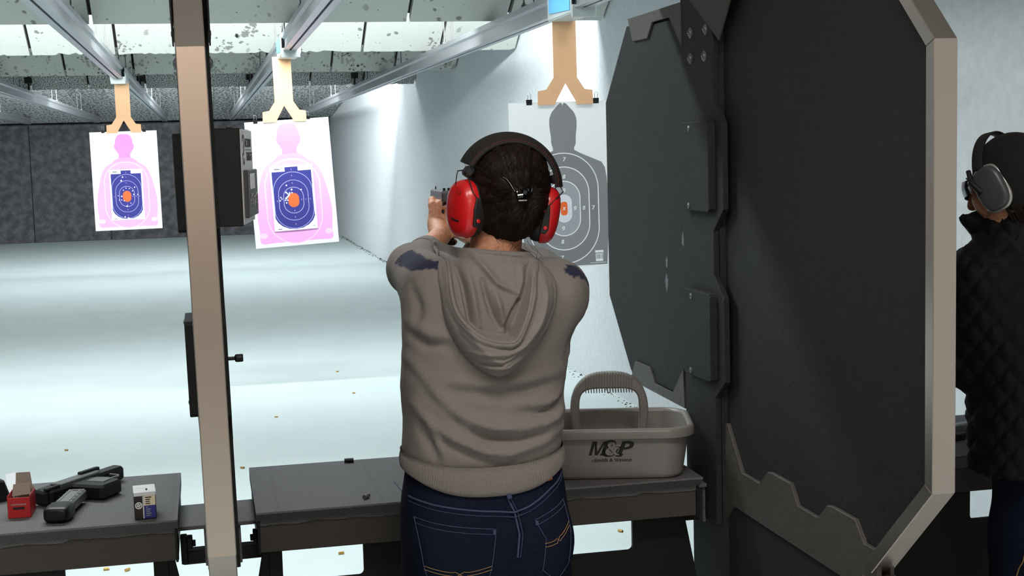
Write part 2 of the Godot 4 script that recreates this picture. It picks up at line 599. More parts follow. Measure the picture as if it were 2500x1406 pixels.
func blue_print(holes: Array) -> Image:
	var im := Image.create(512, 768, false, Image.FORMAT_RGB8)
	im.fill(s8(240, 241, 243))
	var r := 0.29 / 0.45
	var navy := s8(66, 66, 140)
	var field := [Vector2(0.955, 0.085), Vector2(0.955, 0.80), Vector2(0.90, 0.87), Vector2(0.80, 0.93), Vector2(0.66, 0.972), Vector2(0.5, 0.985)]
	var p := PackedVector2Array()
	for q in mirrored(field):
		p.append(q)
	paint(im, p, navy)
	paint(im, PackedVector2Array([Vector2(0.35, 0.02), Vector2(0.65, 0.02), Vector2(0.65, 0.10), Vector2(0.35, 0.10)]), navy)
	var line := s8(176, 178, 226)
	for k in [[0.455, 0.44, 0.008], [0.345, 0.315, 0.008], [0.235, 0.205, 0.009]]:
		paint(im, pill(0.5, 0.535, k[0], k[1], r), line)
		paint(im, pill(0.5, 0.535, k[0] - k[2] * 1.5, k[1] - k[2], r), navy)
	paint(im, pill(0.5, 0.535, 0.125, 0.11, r), s8(238, 112, 66))
	for s in [[0.5, 0.06], [0.5, 0.155], [0.5, 0.27], [0.5, 0.80], [0.5, 0.91], [0.5, 0.70], [0.12, 0.535], [0.88, 0.535], [0.78, 0.535], [0.68, 0.535]]:
		paint(im, PackedVector2Array([Vector2(s[0] - 0.008, s[1] - 0.012), Vector2(s[0] + 0.008, s[1] - 0.012), Vector2(s[0] + 0.004, s[1] + 0.012), Vector2(s[0] - 0.006, s[1] + 0.012)]), s8(196, 150, 214))
	paint(im, oval(0.17, 0.045, 0.075, 0.010, r), s8(120, 122, 128))
	paint(im, oval(0.13, 0.972, 0.05, 0.006, r), s8(120, 122, 128))
	paint(im, oval(0.92, 0.955, 0.035, 0.008, r), s8(190, 192, 196))
	for q in holes:
		paint(im, oval(q[0], q[1], 0.017 * q[2], 0.011 * q[2], r, 2.0), s8(244, 245, 250))
	return im

func grey_print() -> Image:
	var im := Image.create(1024, 1536, false, Image.FORMAT_RGB8)
	im.fill(s8(240, 242, 243))
	var r := 0.583 / 0.88
	var g := s8(136, 136, 139)
	var fig := PackedVector2Array()
	var half := curve2([Vector2(0.5, 0.022), Vector2(0.58, 0.045), Vector2(0.622, 0.09), Vector2(0.628, 0.14), Vector2(0.618, 0.20), Vector2(0.602, 0.27), Vector2(0.5, 0.29)], 8)
	paint(im, half, g)
	for q in mirrored([Vector2(0.60, 0.245), Vector2(0.598, 0.29), Vector2(0.66, 0.312), Vector2(0.80, 0.352), Vector2(0.855, 0.368), Vector2(0.885, 0.40), Vector2(0.90, 0.46), Vector2(0.915, 0.60), Vector2(0.90, 0.85), Vector2(0.885, 0.992)]):
		fig.append(q)
	paint(im, fig, g)
	paint(im, PackedVector2Array([Vector2(0.40, 0.10), Vector2(0.40, 0.3), Vector2(0.375, 0.14)]), g)
	var left := PackedVector2Array()
	for q in half:
		left.append(Vector2(1.0 - q.x, q.y))
	paint(im, left, g)
	var line := s8(238, 239, 241)
	var rings := [[0.333, 0.337, s8(132, 132, 134)], [0.244, 0.254, s8(142, 142, 146)], [0.157, 0.168, s8(164, 165, 172)], [0.075, 0.085, s8(222, 223, 232)], [0.033, 0.041, s8(240, 112, 58)]]
	for i in rings.size():
		var k: Array = rings[i]
		if i < 3:
			paint(im, pill(0.487, 0.642, k[0], k[1], r), line)
			paint(im, pill(0.487, 0.642, k[0] - 0.009, k[1] - 0.006, r), k[2])
		else:
			paint(im, pill(0.487, 0.642, k[0], k[1], r) if i == 3 else oval(0.487, 0.642, k[0], k[1], r, 3.5), k[2])
	# a generic block of bars in the lower corner
	paint(im, PackedVector2Array([Vector2(0.775, 0.925), Vector2(0.845, 0.925), Vector2(0.845, 0.972), Vector2(0.775, 0.972)]), line)
	var x := 0.782
	while x < 0.838:
		var b := rng.randf_range(0.002, 0.005)
		paint(im, PackedVector2Array([Vector2(x, 0.93), Vector2(x + b, 0.93), Vector2(x + b, 0.958), Vector2(x, 0.958)]), s8(90, 90, 96))
		x += b + rng.randf_range(0.002, 0.005)
	paint(im, PackedVector2Array([Vector2(0.77, 0.905), Vector2(0.85, 0.905), Vector2(0.85, 0.919), Vector2(0.77, 0.919)]), line)
	paint(im, PackedVector2Array([Vector2(0.72, 0.979), Vector2(0.875, 0.979), Vector2(0.875, 0.982), Vector2(0.72, 0.982)]), line)
	return im

# a sheet with its print on the near face; f: middle of the sheet, z towards the shooter
func sheet(wide: float, high: float, f: Transform3D, thick: float, bow := 0.0) -> Array:
	var face := MB.new()
	var back := MB.new()
	var n := 8
	for i in n:
		var a := float(i) / n
		var b := float(i + 1) / n
		var za := bow * (1.0 - pow(2.0 * a - 1.0, 2.0))
		var zb := bow * (1.0 - pow(2.0 * b - 1.0, 2.0))
		var p := [Vector3((a - 0.5) * wide, high / 2, za), Vector3((b - 0.5) * wide, high / 2, zb), Vector3((b - 0.5) * wide, -high / 2, zb), Vector3((a - 0.5) * wide, -high / 2, za)]
		var k := face.v.size()
		for q in 4:
			face.v.append(f * p[q])
			face.n.append(f.basis.z)
			face.t.append(Vector2(a if q in [0, 3] else b, 0.0 if q < 2 else 1.0))
		face.ix.append_array([k, k + 1, k + 2, k, k + 2, k + 3])
		var d := Vector3(0, 0, -thick)
		back.quad(f * (p[0] + d), f * (p[1] + d), f * (p[2] + d), f * (p[3] + d), -f.basis.z)
		back.quad(f * p[0], f * p[1], f * (p[1] + d), f * (p[0] + d), f.basis.y)
		back.quad(f * p[3], f * p[2], f * (p[2] + d), f * (p[3] + d), -f.basis.y)
		if i == 0:
			back.quad(f * p[0], f * p[3], f * (p[3] + d), f * (p[0] + d), -f.basis.x)
		if i == n - 1:
			back.quad(f * p[1], f * p[2], f * (p[2] + d), f * (p[1] + d), f.basis.x)
	return [face, back]

func hanger_shape() -> PackedVector2Array:      # cardboard fork: strap above, two feet below; origin at the middle of the feet's lower edge
	return PackedVector2Array([Vector2(-0.062, 0.42), Vector2(0.065, 0.42), Vector2(0.065, 0.112), Vector2(0.105, 0.05), Vector2(0.148, 0.044), Vector2(0.150, -0.03), Vector2(0.062, -0.03), Vector2(0.056, -0.012), Vector2(0.001, 0.082), Vector2(-0.052, -0.012), Vector2(-0.058, -0.03), Vector2(-0.152, -0.03), Vector2(-0.150, 0.042), Vector2(-0.104, 0.05), Vector2(-0.062, 0.112)])

func binder_clip(f: Transform3D, label: String) -> void:
	var o := thing("binder_clip", label, "clip", f.origin, "binder clips on the targets")
	var b := MB.new()
	b.prism(PackedVector2Array([Vector2(-0.003, -0.016), Vector2(0.003, -0.016), Vector2(0.009, 0.012), Vector2(-0.009, 0.012)]), f * Transform3D(Basis(Vector3(0, 0, 1), Vector3(0, 1, 0), Vector3(-1, 0, 0)), Vector3(0.015, 0, 0)), 0.03, 0.001)
	put("clip_body", b, M.black_metal, o)
	for s in [1.0]:
		var w := MB.new()
		w.tube(PackedVector3Array([f * Vector3(-0.009, 0.010, 0.006 * s), f * Vector3(-0.007, 0.028, 0.009 * s), f * Vector3(-0.010, 0.036, 0.010 * s), f * Vector3(-0.004, 0.043, 0.011 * s), f * Vector3(0.004, 0.043, 0.011 * s), f * Vector3(0.010, 0.036, 0.010 * s), f * Vector3(0.007, 0.028, 0.009 * s), f * Vector3(0.009, 0.010, 0.006 * s)]), 0.0016, 6)
		put("wire_handle", w, M.chrome, o)

func target_set(x: float, d: float, roll: float, word: String, blue_tag: bool, side := 0.0) -> Transform3D:
	var f := Transform3D(Basis(Vector3(0, 0, 1), roll), Vector3(x, 1.47, -d))
	# carrier riding on the rail
	var c := thing("target_carrier", "pale grey carrier on the overhead rail above the " + word + " target", "carrier", Vector3(x, 2.29, -d), "target carriers")
	var b := MB.new()
	for s in [-1.0, 1.0]:
		b.box(Vector3(x + s * 0.062, 2.393, -d + 0.215), Vector3(0.008, 0.118, 0.47), 0.002)
	b.box(Vector3(x, 2.332, -d + 0.215), Vector3(0.124, 0.008, 0.47), 0.001)
	put("carrier_frame", b, M.carrier_grey, c)
	b = MB.new()
	b.box(Vector3(x, 2.340, -d + 0.453), Vector3(0.122, 0.062, 0.010), 0.002)
	put("front_plate", b, M.carrier_grey, c)
	b = MB.new()
	b.box(Vector3(x, 2.361, -d + 0.459), Vector3(0.07, 0.009, 0.004), 0.001)
	put("slot", b, M.print_black, c)
	for s in [-1.0, 1.0]:
		for z in [0.05, 0.36]:
			var w := MB.new()
			w.lathe(PackedVector2Array([Vector2(0, 0), Vector2(0.010, 0), Vector2(0.012, 0.002), Vector2(0.012, 0.008), Vector2(0, 0.008)]), Transform3D(Basis(Vector3(0, 0, 1), PI / 2 * s), Vector3(x + s * 0.057, 2.440, -d + z)), 14)
			put("wheel", w, M.black_metal, c)
	if blue_tag:
		b = MB.new()
		b.prism(PackedVector2Array([Vector2(-0.44, 2.345), Vector2(-0.02, 2.365), Vector2(-0.02, 2.452), Vector2(-0.44, 2.452)]), Transform3D(Basis(Vector3(0, 0, -1), Vector3(0, 1, 0), Vector3(1, 0, 0)), Vector3(x - 0.0665, 0, -d)), -0.004, 0.001)
		put("blue_side_plate", b, M.blue_plastic, c, "light blue plate on the carrier's side")
	# cardboard hanger
	b = MB.new()
	var hf := Transform3D(Basis(Vector3(0, 0, 1), roll * 0.4), Vector3(x + side, 1.925, -d + 0.004))
	b.prism(hanger_shape(), hf, 0.005, 0.0)
	solo("target_hanger", b, M.cardboard, "brown cardboard fork-shaped hanger holding up the " + word + " target", "hanger", Vector3(x, 1.925, -d), "cardboard target hangers")
	return f

func clips_for(f: Transform3D, xs: Array, words: Array) -> void:
	for i in 2:
		binder_clip(f * Transform3D(Basis.IDENTITY, Vector3(xs[i], 0.443, 0.0)), words[i])

func make_targets() -> void:
	var pink := pink_print()
	# --- pink targets with a blue bullseye sheet stapled over them
	var holes_a := [[0.40, 0.15, 1.3], [0.35, 0.22, 1.5], [0.74, 0.36, 1.1], [0.34, 0.53, 1.3], [0.40, 0.62, 0.9], [0.33, 0.60, 0.9], [0.26, 0.60, 0.8], [0.48, 0.73, 1.4], [0.40, 0.94, 1.3], [0.50, 0.965, 1.5], [0.55, 0.975, 1.1], [0.60, 0.67, 0.9], [0.67, 0.43, 0.9], [0.58, 0.38, 0.9], [0.48, 0.37, 0.9], [0.40, 0.41, 0.9], [0.70, 0.50, 1.0], [0.82, 0.505, 0.9], [0.23, 0.515, 0.8]]
	var holes_b := [[0.36, 0.30, 1.1], [0.47, 0.37, 1.3], [0.34, 0.41, 1.2], [0.37, 0.43, 1.0], [0.42, 0.42, 1.0], [0.47, 0.42, 1.0], [0.33, 0.50, 1.4], [0.36, 0.48, 1.2], [0.39, 0.46, 1.2], [0.36, 0.53, 1.0], [0.31, 0.53, 1.0], [0.33, 0.57, 1.1], [0.21, 0.48, 0.9], [0.23, 0.505, 0.9], [0.19, 0.53, 0.9], [0.41, 0.44, 1.1], [0.69, 0.38, 0.9]]
	var pm := print_material("pink_target_print", pink)
	var spots := [[-0.68, 13.0, 0.010, "far pink", holes_a, -0.002, 0.9], [0.605, 9.9, 0.048, "nearer pink", holes_b, 0.0, 1.0]]
	var names := [["pink silhouette target on white sheet, deeper pink, beyond the steel post", "navy and orange bullseye sheet on the deeper pink target, holes scattered widely", "black binder clip on the deeper pink target's top edge, farther from the steel post", "black binder clip on the deeper pink target's top edge, next to the steel post"],
		["pink silhouette target bleached pale by the lamps, next to the black control box", "navy and orange bullseye sheet on the pale pink target, holes clustered at its centre", "silver-black binder clip on the pale pink target's top edge, above the control box", "silver-black binder clip on the pale pink target's top edge, nearer the white wall"]]
	for i in 2:
		var s: Array = spots[i]
		var f := target_set(s[0], s[1], s[2], s[3], i == 1, [0.006, -0.033][i])
		var o := thing("silhouette_target", names[i][0], "target", f.origin, "pink silhouette targets")
		var sh := sheet(0.582, 0.88, f, 0.005, 0.006)
		put("printed_face", sh[0], pm, o)
		put("backer", sh[1], M.paper, o)
		var g := f * Transform3D(Basis(Vector3(0, 0, 1), 0.0), Vector3([0.0, 0.0][i], [-0.125, -0.105][i], 0.0075))
		var o2 := thing("bullseye_sheet", names[i][1], "target", g.origin, "blue bullseye sheets")
		var sh2 := sheet([0.288, 0.302][i], 0.452, g, 0.0012, 0.003)
		put("printed_face", sh2[0], print_material("blue_target_print_%d" % i, blue_print(s[4])), o2)
		put("backer", sh2[1], M.paper, o2)
		clips_for(f, [[-0.172, 0.182], [-0.215, 0.148]][i], [names[i][2], names[i][3]])
	# --- grey target in the shooter's own lane end
	var f3 := target_set(1.875, 7.2, 0.008, "grey", true, 0.014)
	var o3 := thing("silhouette_target", "grey silhouette target with white number rings and orange centre, before the white wall", "target", f3.origin)
	var sh3 := sheet(0.583, 0.88, f3, 0.005, 0.004)
	put("printed_face", sh3[0], print_material("grey_target_print", grey_print()), o3)
	put("backer", sh3[1], M.paper, o3)
	for q in [["7", 0.50, 0.345], ["8", 0.495, 0.45], ["9", 0.49, 0.532], ["X", 0.487, 0.643], ["9", 0.59, 0.643], ["8", 0.675, 0.643], ["7", 0.762, 0.643], ["9", 0.475, 0.762], ["8", 0.465, 0.843], ["7", 0.455, 0.94], ["9", 0.384, 0.643], ["8", 0.30, 0.643], ["7", 0.21, 0.643]]:
		letters(q[0], 0.021 if q[0] != "X" else 0.018, M.print_white, f3 * Transform3D(Basis.IDENTITY, Vector3((q[1] - 0.5) * 0.583, (0.5 - q[2]) * 0.88, 0.0052)), o3, true, false, 0.12, 1.1)
	clips_for(f3, [-0.18, 0.185], ["black binder clip on the grey target's top edge, beside the cardboard hanger's far foot", "black binder clip on the grey target's top edge, next to the black divider"])

# ---------------------------------------------------------------- range shell
func make_shell() -> void:
	var b := MB.new()
	b.box(Vector3(-2.2, -0.1, -13.0), Vector3(10.4, 0.2, 35.2))
	structure("floor", b, M.concrete_floor)
	b = MB.new()
	b.box(Vector3(2.75, 1.85, -13.0), Vector3(0.2, 3.7, 35.2))
	structure("wall_right", b, M.painted_wall)
	b = MB.new()
	b.box(Vector3(-7.1, 1.85, -13.0), Vector3(0.2, 3.7, 35.2))
	structure("wall_left", b, M.painted_wall)
	b = MB.new()
	b.box(Vector3(-2.2, 1.3, -29.95), Vector3(9.6, 2.8, 0.3))
	structure("wall_back", b, M.rubber_curtain)
	b = MB.new()
	b.box(Vector3(-2.2, 3.7, -13.0), Vector3(10.4, 0.2, 35.2))
	structure("ceiling", b, M.ceiling_paint)
	b = MB.new()
	b.box(Vector3(-2.2, 1.85, 4.4), Vector3(10.4, 3.7, 0.2))
	structure("wall_rear", b, M.back_room_wall)
	b = MB.new()
	b.box(Vector3(-2.2, 0.8, 4.28), Vector3(9.6, 1.6, 0.04), 0.01)
	structure("trim_1", b, M.back_room_panel)
	# bulkhead over the firing line
	b = MB.new()
	b.box(Vector3(-2.2, 2.85, -3.72), Vector3(9.6, 1.5, 0.10), 0.01)
	structure("wall_front", b, M.back_room_wall)

func chipped(x0: float, x1: float, high: float, chips: float, rg: RandomNumberGenerator) -> PackedVector2Array:
	var p := PackedVector2Array([Vector2(x0, high), Vector2(x1, high)])
	var x := x1
	while x > x0 + 0.02:
		var dip := 0.0
		if rg.randf() < chips:
			dip = rg.randf_range(0.004, 0.03)
		p.append(Vector2(x, dip))
		x -= rg.randf_range(0.015, 0.05)
	p.append(Vector2(x0, 0.0))
	return p

func make_baffles() -> void:
	var rg := RandomNumberGenerator.new()
	rg.seed = 5
	var rows := [[6.35, 0, 0.0, "first"], [9.04, 0, 0.0, "mid-grey ceiling baffle nearest the camera, with wide black joints"], [11.7, 1, 0.22, "brightly lit white ceiling baffle with thin grey joints"], [14.6, 2, 0.05, "shaded grey ceiling baffle with brown-black pocks, behind the bright one"], [17.5, 3, 0.10, "darkly speckled ceiling baffle, farthest of the row"]]
	for r in rows:
		var d: float = r[0]
		var o := thing("ceiling_baffle", r[3] if r[0] > 7.0 else "grey ceiling baffle above the firing line, out of the picture", "baffle", Vector3(-2.2, 2.5, -d), "angled ceiling baffles")
		var dir := Vector3(0, 0.52, 0.86).normalized()
		var far := Transform3D(Basis(Vector3(1, 0, 0), dir, Vector3(1, 0, 0).cross(dir)), Vector3(0, 2.5, -d))
		var x1 := 2.645
		var k := 0
		while x1 > -7.0:
			var x0 := x1 - 0.655
			var b := MB.new()
			b.prism(chipped(x0 + 0.012, x1 - 0.012, 0.95, r[2], rg), far * Transform3D(Basis.IDENTITY, Vector3(0, 0, rg.randf_range(-0.002, 0.002))), -0.045, 0.0)
			put("panel", b, M["baffle_board_%d" % r[1]], o)
			x1 = x0
			k += 1
		var b2 := MB.new()
		b2.prism(PackedVector2Array([Vector2(-6.98, 0.03), Vector2(2.64, 0.03), Vector2(2.64, 0.95), Vector2(-6.98, 0.95)]), far * Transform3D(Basis.IDENTITY, Vector3(0, 0, -0.047)), -0.02)
		put("backing_plate", b2, M.debris_dark, o)
		b2 = MB.new()
		for x in [-6.4, -4.4, -2.4, -0.4, 1.6]:
			b2.tube(PackedVector3Array([far * Vector3(x, 0.2, -0.06), Vector3(x, 3.62, -d + 0.17)]), 0.008, 6)
			b2.tube(PackedVector3Array([far * Vector3(x, 0.9, -0.06), Vector3(x, 3.62, -d + 0.77)]), 0.008, 6)
		put("hanger_rod", b2, M.dull_steel, o)
	# sloping deflector of galvanised sheets above the bullet trap
	var g := thing("deflector_plate", "mottled galvanised steel deflector sheets sloping down to the dark bullet trap", "deflector", Vector3(-2.2, 2.42, -29.0))
	var up := (Vector3(0, 3.25, -19.0) - Vector3(0, 2.40, -29.2)).normalized()
	var gf := Transform3D(Basis(Vector3(1, 0, 0), up, Vector3(1, 0, 0).cross(up)), Vector3(0, 2.40, -29.2))
	var x := 2.64
	while x > -6.9:
		var b := MB.new()
		b.box(gf * Vector3(x - 0.3, 5.1, -0.01 + rg.randf_range(0, 0.01)), Vector3(0.595, 10.2, 0.012), 0.004, gf.basis)
		put("panel", b, M["galvanised_sheet_%d" % rg.randi_range(0, 2)], g)
		x -= 0.6
	# seams of the rubber trap
	var t := thing("bullet_trap", "dark grey rubber bullet trap closing the far end of the range", "bullet trap", Vector3(-2.2, 0, -29.6))
	x = 2.6
	while x > -6.8:
		var b := MB.new()
		b.box(Vector3(x - 0.75, 1.18, -29.70 + rg.randf_range(0, 0.03)), Vector3(1.49, 2.36, 0.06), 0.01)
		put("curtain_panel", b, M.rubber_curtain, t)
		x -= 1.5

func make_rails() -> void:
	var xs := [1.87, 0.60, -0.68, -1.95, -3.22, -4.5]
	var words := ["overhead aluminium target rail nearest the white wall", "overhead aluminium target rail above the shooter's lane", "overhead aluminium target rail above the lane with ammunition boxes", "second overhead aluminium rail beyond the steel post, over the far lanes", "third overhead aluminium rail beyond the steel post, low in the far lanes", "outermost overhead aluminium target rail, out of the picture"]
	for i in xs.size():
		var x: float = xs[i]
		var o := thing("target_rail", words[i], "rail", Vector3(x, 2.41, -3.9), "overhead target rails")
		# slotted channel: closed above, a groove along its underside
		var sec := pv([-0.045, -0.055, -0.007, -0.055, -0.007, -0.035, -0.012, -0.035, -0.012, -0.047, -0.028, -0.047, -0.028, 0.02, -0.045, 0.03, -0.045, 0.055, 0.045, 0.055, 0.045, 0.03, 0.028, 0.02, 0.028, -0.047, 0.012, -0.047, 0.012, -0.035, 0.007, -0.035, 0.007, -0.055, 0.045, -0.055, 0.045, -0.046, 0.033, -0.042, 0.033, 0.016, 0.050, 0.028, 0.050, 0.060, -0.050, 0.060, -0.050, 0.028, -0.033, 0.016, -0.033, -0.042, -0.045, -0.046])
		var far := 28.2
		var z := -3.9
		while z > -far:
			var e := maxf(z - 3.05, -far)
			var b := MB.new()
			b.prism(sec, Transform3D(Basis.IDENTITY, Vector3(x, 2.41, e)), z - e - 0.004, 0.0)
			put("rail_section", b, M.aluminium, o)
			z = e
		for zz in [-5.2, -7.9, -10.6, -13.4, -16.2, -20.2, -24.2]:
			var b := MB.new()
			b.tube(PackedVector3Array([Vector3(x - 0.03, 2.46, zz), Vector3(x - 0.03, 2.75, zz)]), 0.005, 6)
			b.tube(PackedVector3Array([Vector3(x + 0.03, 2.46, zz), Vector3(x + 0.03, 2.75, zz)]), 0.005, 6)
			b.box(Vector3(x, 2.48, zz), Vector3(0.09, 0.016, 0.03), 0.003)
			b.lathe(PackedVector2Array([Vector2(0, 0), Vector2(0.009, 0), Vector2(0.009, 0.01), Vector2(0, 0.01)]), Transform3D(Basis.IDENTITY, Vector3(x - 0.03, 2.49, zz)), 6)
			put("rail_clamp", b, M.dull_steel, o)
		# end stop under the farthest speckled baffle
		var k := thing("end_bracket", "small black bracket on a thin rod at the far end, over the " + ["white wall's", "shooter's", "ammunition boxes'", "second far", "third far", "outermost"][i] + " lane", "bracket", Vector3(x, 2.6, -17.25), "black rail brackets")
		var b := MB.new()
		b.box(Vector3(x, 2.605, -17.3), Vector3(0.085, 0.075, 0.06), 0.008)
		put("bracket_block", b, M.black_metal, k)
		b = MB.new()
		b.tube(PackedVector3Array([Vector3(x, 2.58, -17.3), Vector3(x, 2.47, -17.3)]), 0.012, 6)
		put("rod", b, M.black_metal, k)

func lamp_row(called: String, z: float, y: float, xs: Array, wide: float, deep: float, tilt: float, energy: float, color: Color, skirt: float, lampmat: String, words: String) -> void:
	for i in xs.size():
		var at := Vector3(xs[i], y, z)
		var turn := Basis(Vector3(1, 0, 0), -PI / 2 + tilt)      # local -z is where the lamp shines
		var f := Transform3D(turn, at)
		var o := thing(called, words + ", over lane position %s" % ["one", "two", "three", "four", "five", "six"][i], "lamp", at, "long ceiling lamps")
		var b := MB.new()
		b.box(f * Vector3(0, 0, 0.05), Vector3(wide + 0.06, deep + 0.06, 0.06), 0.006, turn)
		if skirt > 0.0:
			b.box(f * Vector3(0, deep / 2 + 0.02, -skirt / 2 + 0.03), Vector3(wide + 0.06, 0.012, skirt), 0.0, turn)
		put("housing", b, M.ceiling_paint, o)
		for e in [-0.4, 0.4]:
			var rod := MB.new()
			rod.tube(PackedVector3Array([f * Vector3(wide * e, 0, 0.07), Vector3(xs[i] + wide * e, 3.64, (f * Vector3(0, 0, 0.07)).z)]), 0.006, 6)
			put("hanger_rod", rod, M.dull_steel, o)
		b = MB.new()
		b.box(f * Vector3(0, 0, 0.012), Vector3(wide, deep, 0.012), 0.003, turn)
		put("diffuser", b, M[lampmat], o)
		var l := AreaLight3D.new()
		l.name = "area_light"
		l.area_size = Vector2(wide, deep)
		l.light_energy = energy
		l.light_color = color
		l.shadow_enabled = true
		l.set("area_range", 60.0)
		l.basis = turn
		l.position = f * Vector3(0, 0, -0.004) - at
		o.add_child(l)

# ---------------------------------------------------------------- lane dividers
func side_frame(x: float) -> Transform3D:      # polygons drawn as (distance down the lane, height); pulling along +z goes to +x
	return Transform3D(Basis(Vector3(0, 0, -1), Vector3(0, 1, 0), Vector3(1, 0, 0)), Vector3(x, 0, 0))

func pv(a: Array) -> PackedVector2Array:
	var p := PackedVector2Array()
	for i in range(0, a.size(), 2):
		p.append(Vector2(a[i], a[i + 1]))
	return p

func bolt(o: Node3D, x: float, d: float, h: float, r: float, side: float, m: Material, called := "bolt") -> void:
	var b := MB.new()
	b.lathe(PackedVector2Array([Vector2(r * 1.45, 0), Vector2(r * 1.45, 0.002), Vector2(r, 0.003), Vector2(r * 0.92, r * 0.55), Vector2(r * 0.5, r * 0.8), Vector2(r * 0.42, r * 0.55), Vector2(0, r * 0.55)]), Transform3D(Basis(Vector3(0, 0, 1), -side * PI / 2), Vector3(x, h, -d)), 14)
	put(called, b, m, o)

func make_divider(c: float, label: String) -> Node3D:
	var o := thing("lane_divider", label, "divider", Vector3(c, 0, -2.25), "shooting lane dividers")
	# near board and its steel frame
	var b := MB.new()
	b.prism(pv([2.275, 1.045, 2.275, 1.84, 2.495, 2.045, 3.30, 2.045, 3.30, 0.08, 2.535, 0.08, 2.535, 0.80, 2.51, 0.84]), side_frame(c - 0.009), 0.018)
	put("near_board", b, M.divider_board, o)
	var outer := [Vector2(2.49, 0.815), Vector2(2.252, 1.033), Vector2(2.252, 1.849), Vector2(2.478, 2.058), Vector2(3.20, 2.058)]
	var inner := [Vector2(2.512, 0.838), Vector2(2.281, 1.046), Vector2(2.281, 1.837), Vector2(2.49, 2.029), Vector2(3.20, 2.029)]
	var names := ["frame_lower_bar", "frame_post", "frame_upper_bar", "frame_top_bar"]
	for i in 4:
		b = MB.new()
		b.prism(PackedVector2Array([outer[i], outer[i + 1], inner[i + 1], inner[i]]), side_frame(c - 0.023), 0.046, 0.0016, true)
		put(names[i], b, M.brushed_steel, o)
	b = MB.new()
	b.prism(pv([2.462, 0.755, 2.462, 0.812, 2.482, 0.812, 2.50, 0.80, 2.53, 0.80, 2.53, 0.755]), side_frame(c - 0.024), 0.048, 0.002, true)
	put("frame_foot", b, M.divider_steel, o)
	# toothed brace along the lower edge of the near board, both sides
	for s in [-1.0, 1.0]:
		b = MB.new()
		b.prism(pv([3.318, 0.70, 3.294, 0.966, 3.28, 0.968, 3.185, 0.862, 3.075, 0.862, 3.023, 0.901, 3.0, 0.904, 2.892, 0.904, 2.854, 0.862, 2.749, 0.862, 2.701, 0.901, 2.68, 0.904, 2.571, 0.904, 2.532, 0.865, 2.472, 0.865, 2.472, 0.765, 3.246, 0.763]), side_frame(c + s * 0.0095), s * 0.009, 0.0015)
		put("toothed_brace", b, M.divider_steel, o)
	# far board: a hollow double wall
	b = MB.new()
	b.prism(pv([4.06, 2.03, 4.287, 1.82, 4.287, 1.19, 4.06, 0.972, 3.45, 0.972, 3.45, 2.03]), side_frame(c - 0.024), 0.048, 0.002, true)
	put("far_core", b, M.divider_board, o)
	for s in [-1.0, 1.0]:
		b = MB.new()
		b.prism(pv([4.045, 2.01, 4.262, 1.81, 4.262, 1.20, 4.045, 0.99, 3.45, 0.99, 3.45, 2.01]), side_frame(c + s * 0.0245), s * 0.0095, 0.0015)
		put("far_board", b, M.divider_board, o)
	# column with notched cheeks
	b = MB.new()
	b.prism(pv([3.53, 0.0, 3.53, 2.06, 3.30, 2.06, 3.30, 0.0]), side_frame(c - 0.0235), 0.047, 0.002, true)
	put("column", b, M.divider_board, o)
	for s in [-1.0, 1.0]:
		b = MB.new()
		b.prism(pv([3.535, 0.70, 3.535, 2.06, 3.36, 2.06, 3.294, 1.93, 3.302, 1.78, 3.240, 1.725, 3.240, 1.512, 3.309, 1.456, 3.309, 1.342, 3.242, 1.29, 3.240, 1.08, 3.308, 1.03, 3.308, 0.70]), side_frame(c + s * 0.0245), s * 0.0135, 0.0015)
		put("column_cheek", b, M.divider_board, o)
		for h in ([[1.504, 1.731], [1.072, 1.297]] if s < 0.0 else []):
			b = MB.new()
			var r := 0.008
			b.prism(pv([3.495, h[0] + r, 3.495, h[1] - r, 3.495 - r, h[1], 3.29 + r, h[1], 3.29, h[1] - r, 3.29, h[0] + r, 3.29 + r, h[0], 3.495 - r, h[0]]), side_frame(c + s * 0.0385), s * 0.0185, 0.002)
			put("cover_plate", b, M.divider_board, o)
			bolt(o, c + s * 0.057, 3.427, h[1] - 0.016, 0.0055, s, M.dull_steel, "screw")
			bolt(o, c + s * 0.057, 3.435, h[0] + 0.012, 0.0055, s, M.dull_steel, "screw")
		for q in [[3.458, 1.960], [3.346, 1.960], [3.460, 1.895], [3.358, 1.894]]:
			bolt(o, c + s * 0.038, q[0], q[1], 0.0095, s, M.dull_steel)
		b = MB.new()
		b.prism(pv([3.50, 2.07, 3.248, 1.924, 3.12, 2.07]), side_frame(c + s * 0.0385), s * 0.004, 0.0015)
		put("gusset", b, M.textured_steel, o)
		# bent steel clips over the corners of the far board
		b = MB.new()
		b.prism(pv([3.995, 2.046, 3.528, 2.046, 3.528, 1.933, 3.622, 2.016, 3.767, 2.016, 3.813, 1.975, 3.951, 1.977]), side_frame(c + s * 0.0345), s * 0.006, 0.001)
		put("corner_clip", b, M.divider_steel, o)
		b = MB.new()
		b.prism(pv([4.029, 0.963, 3.981, 1.028, 3.844, 1.030, 3.797, 0.989, 3.639, 0.989, 3.548, 1.069, 3.538, 0.962]), side_frame(c + s * 0.0345), s * 0.006, 0.001)
		put("corner_clip", b, M.divider_steel, o)
		# shelf bracket that reaches to the bench, a tie bar with its bolts below
		b = MB.new()
		b.box(Vector3(c + s * 0.062, 0.786, -3.49), Vector3(0.085, 0.010, 0.215), 0.0015)
		b.box(Vector3(c + s * 0.040, 0.735, -3.49), Vector3(0.008, 0.10, 0.19), 0.0015)
		put("shelf_bracket", b, M.bench_mat, o)
		b = MB.new()
		b.box(Vector3(c + s * 0.062, 0.699, -3.45), Vector3(0.075, 0.034, 0.04), 0.003)
		put("tie_bar", b, M.bench_frame, o)
		b = MB.new()
		b.box(Vector3(c + s * 0.094, 0.72, -3.44), Vector3(0.016, 0.07, 0.03), 0.002)
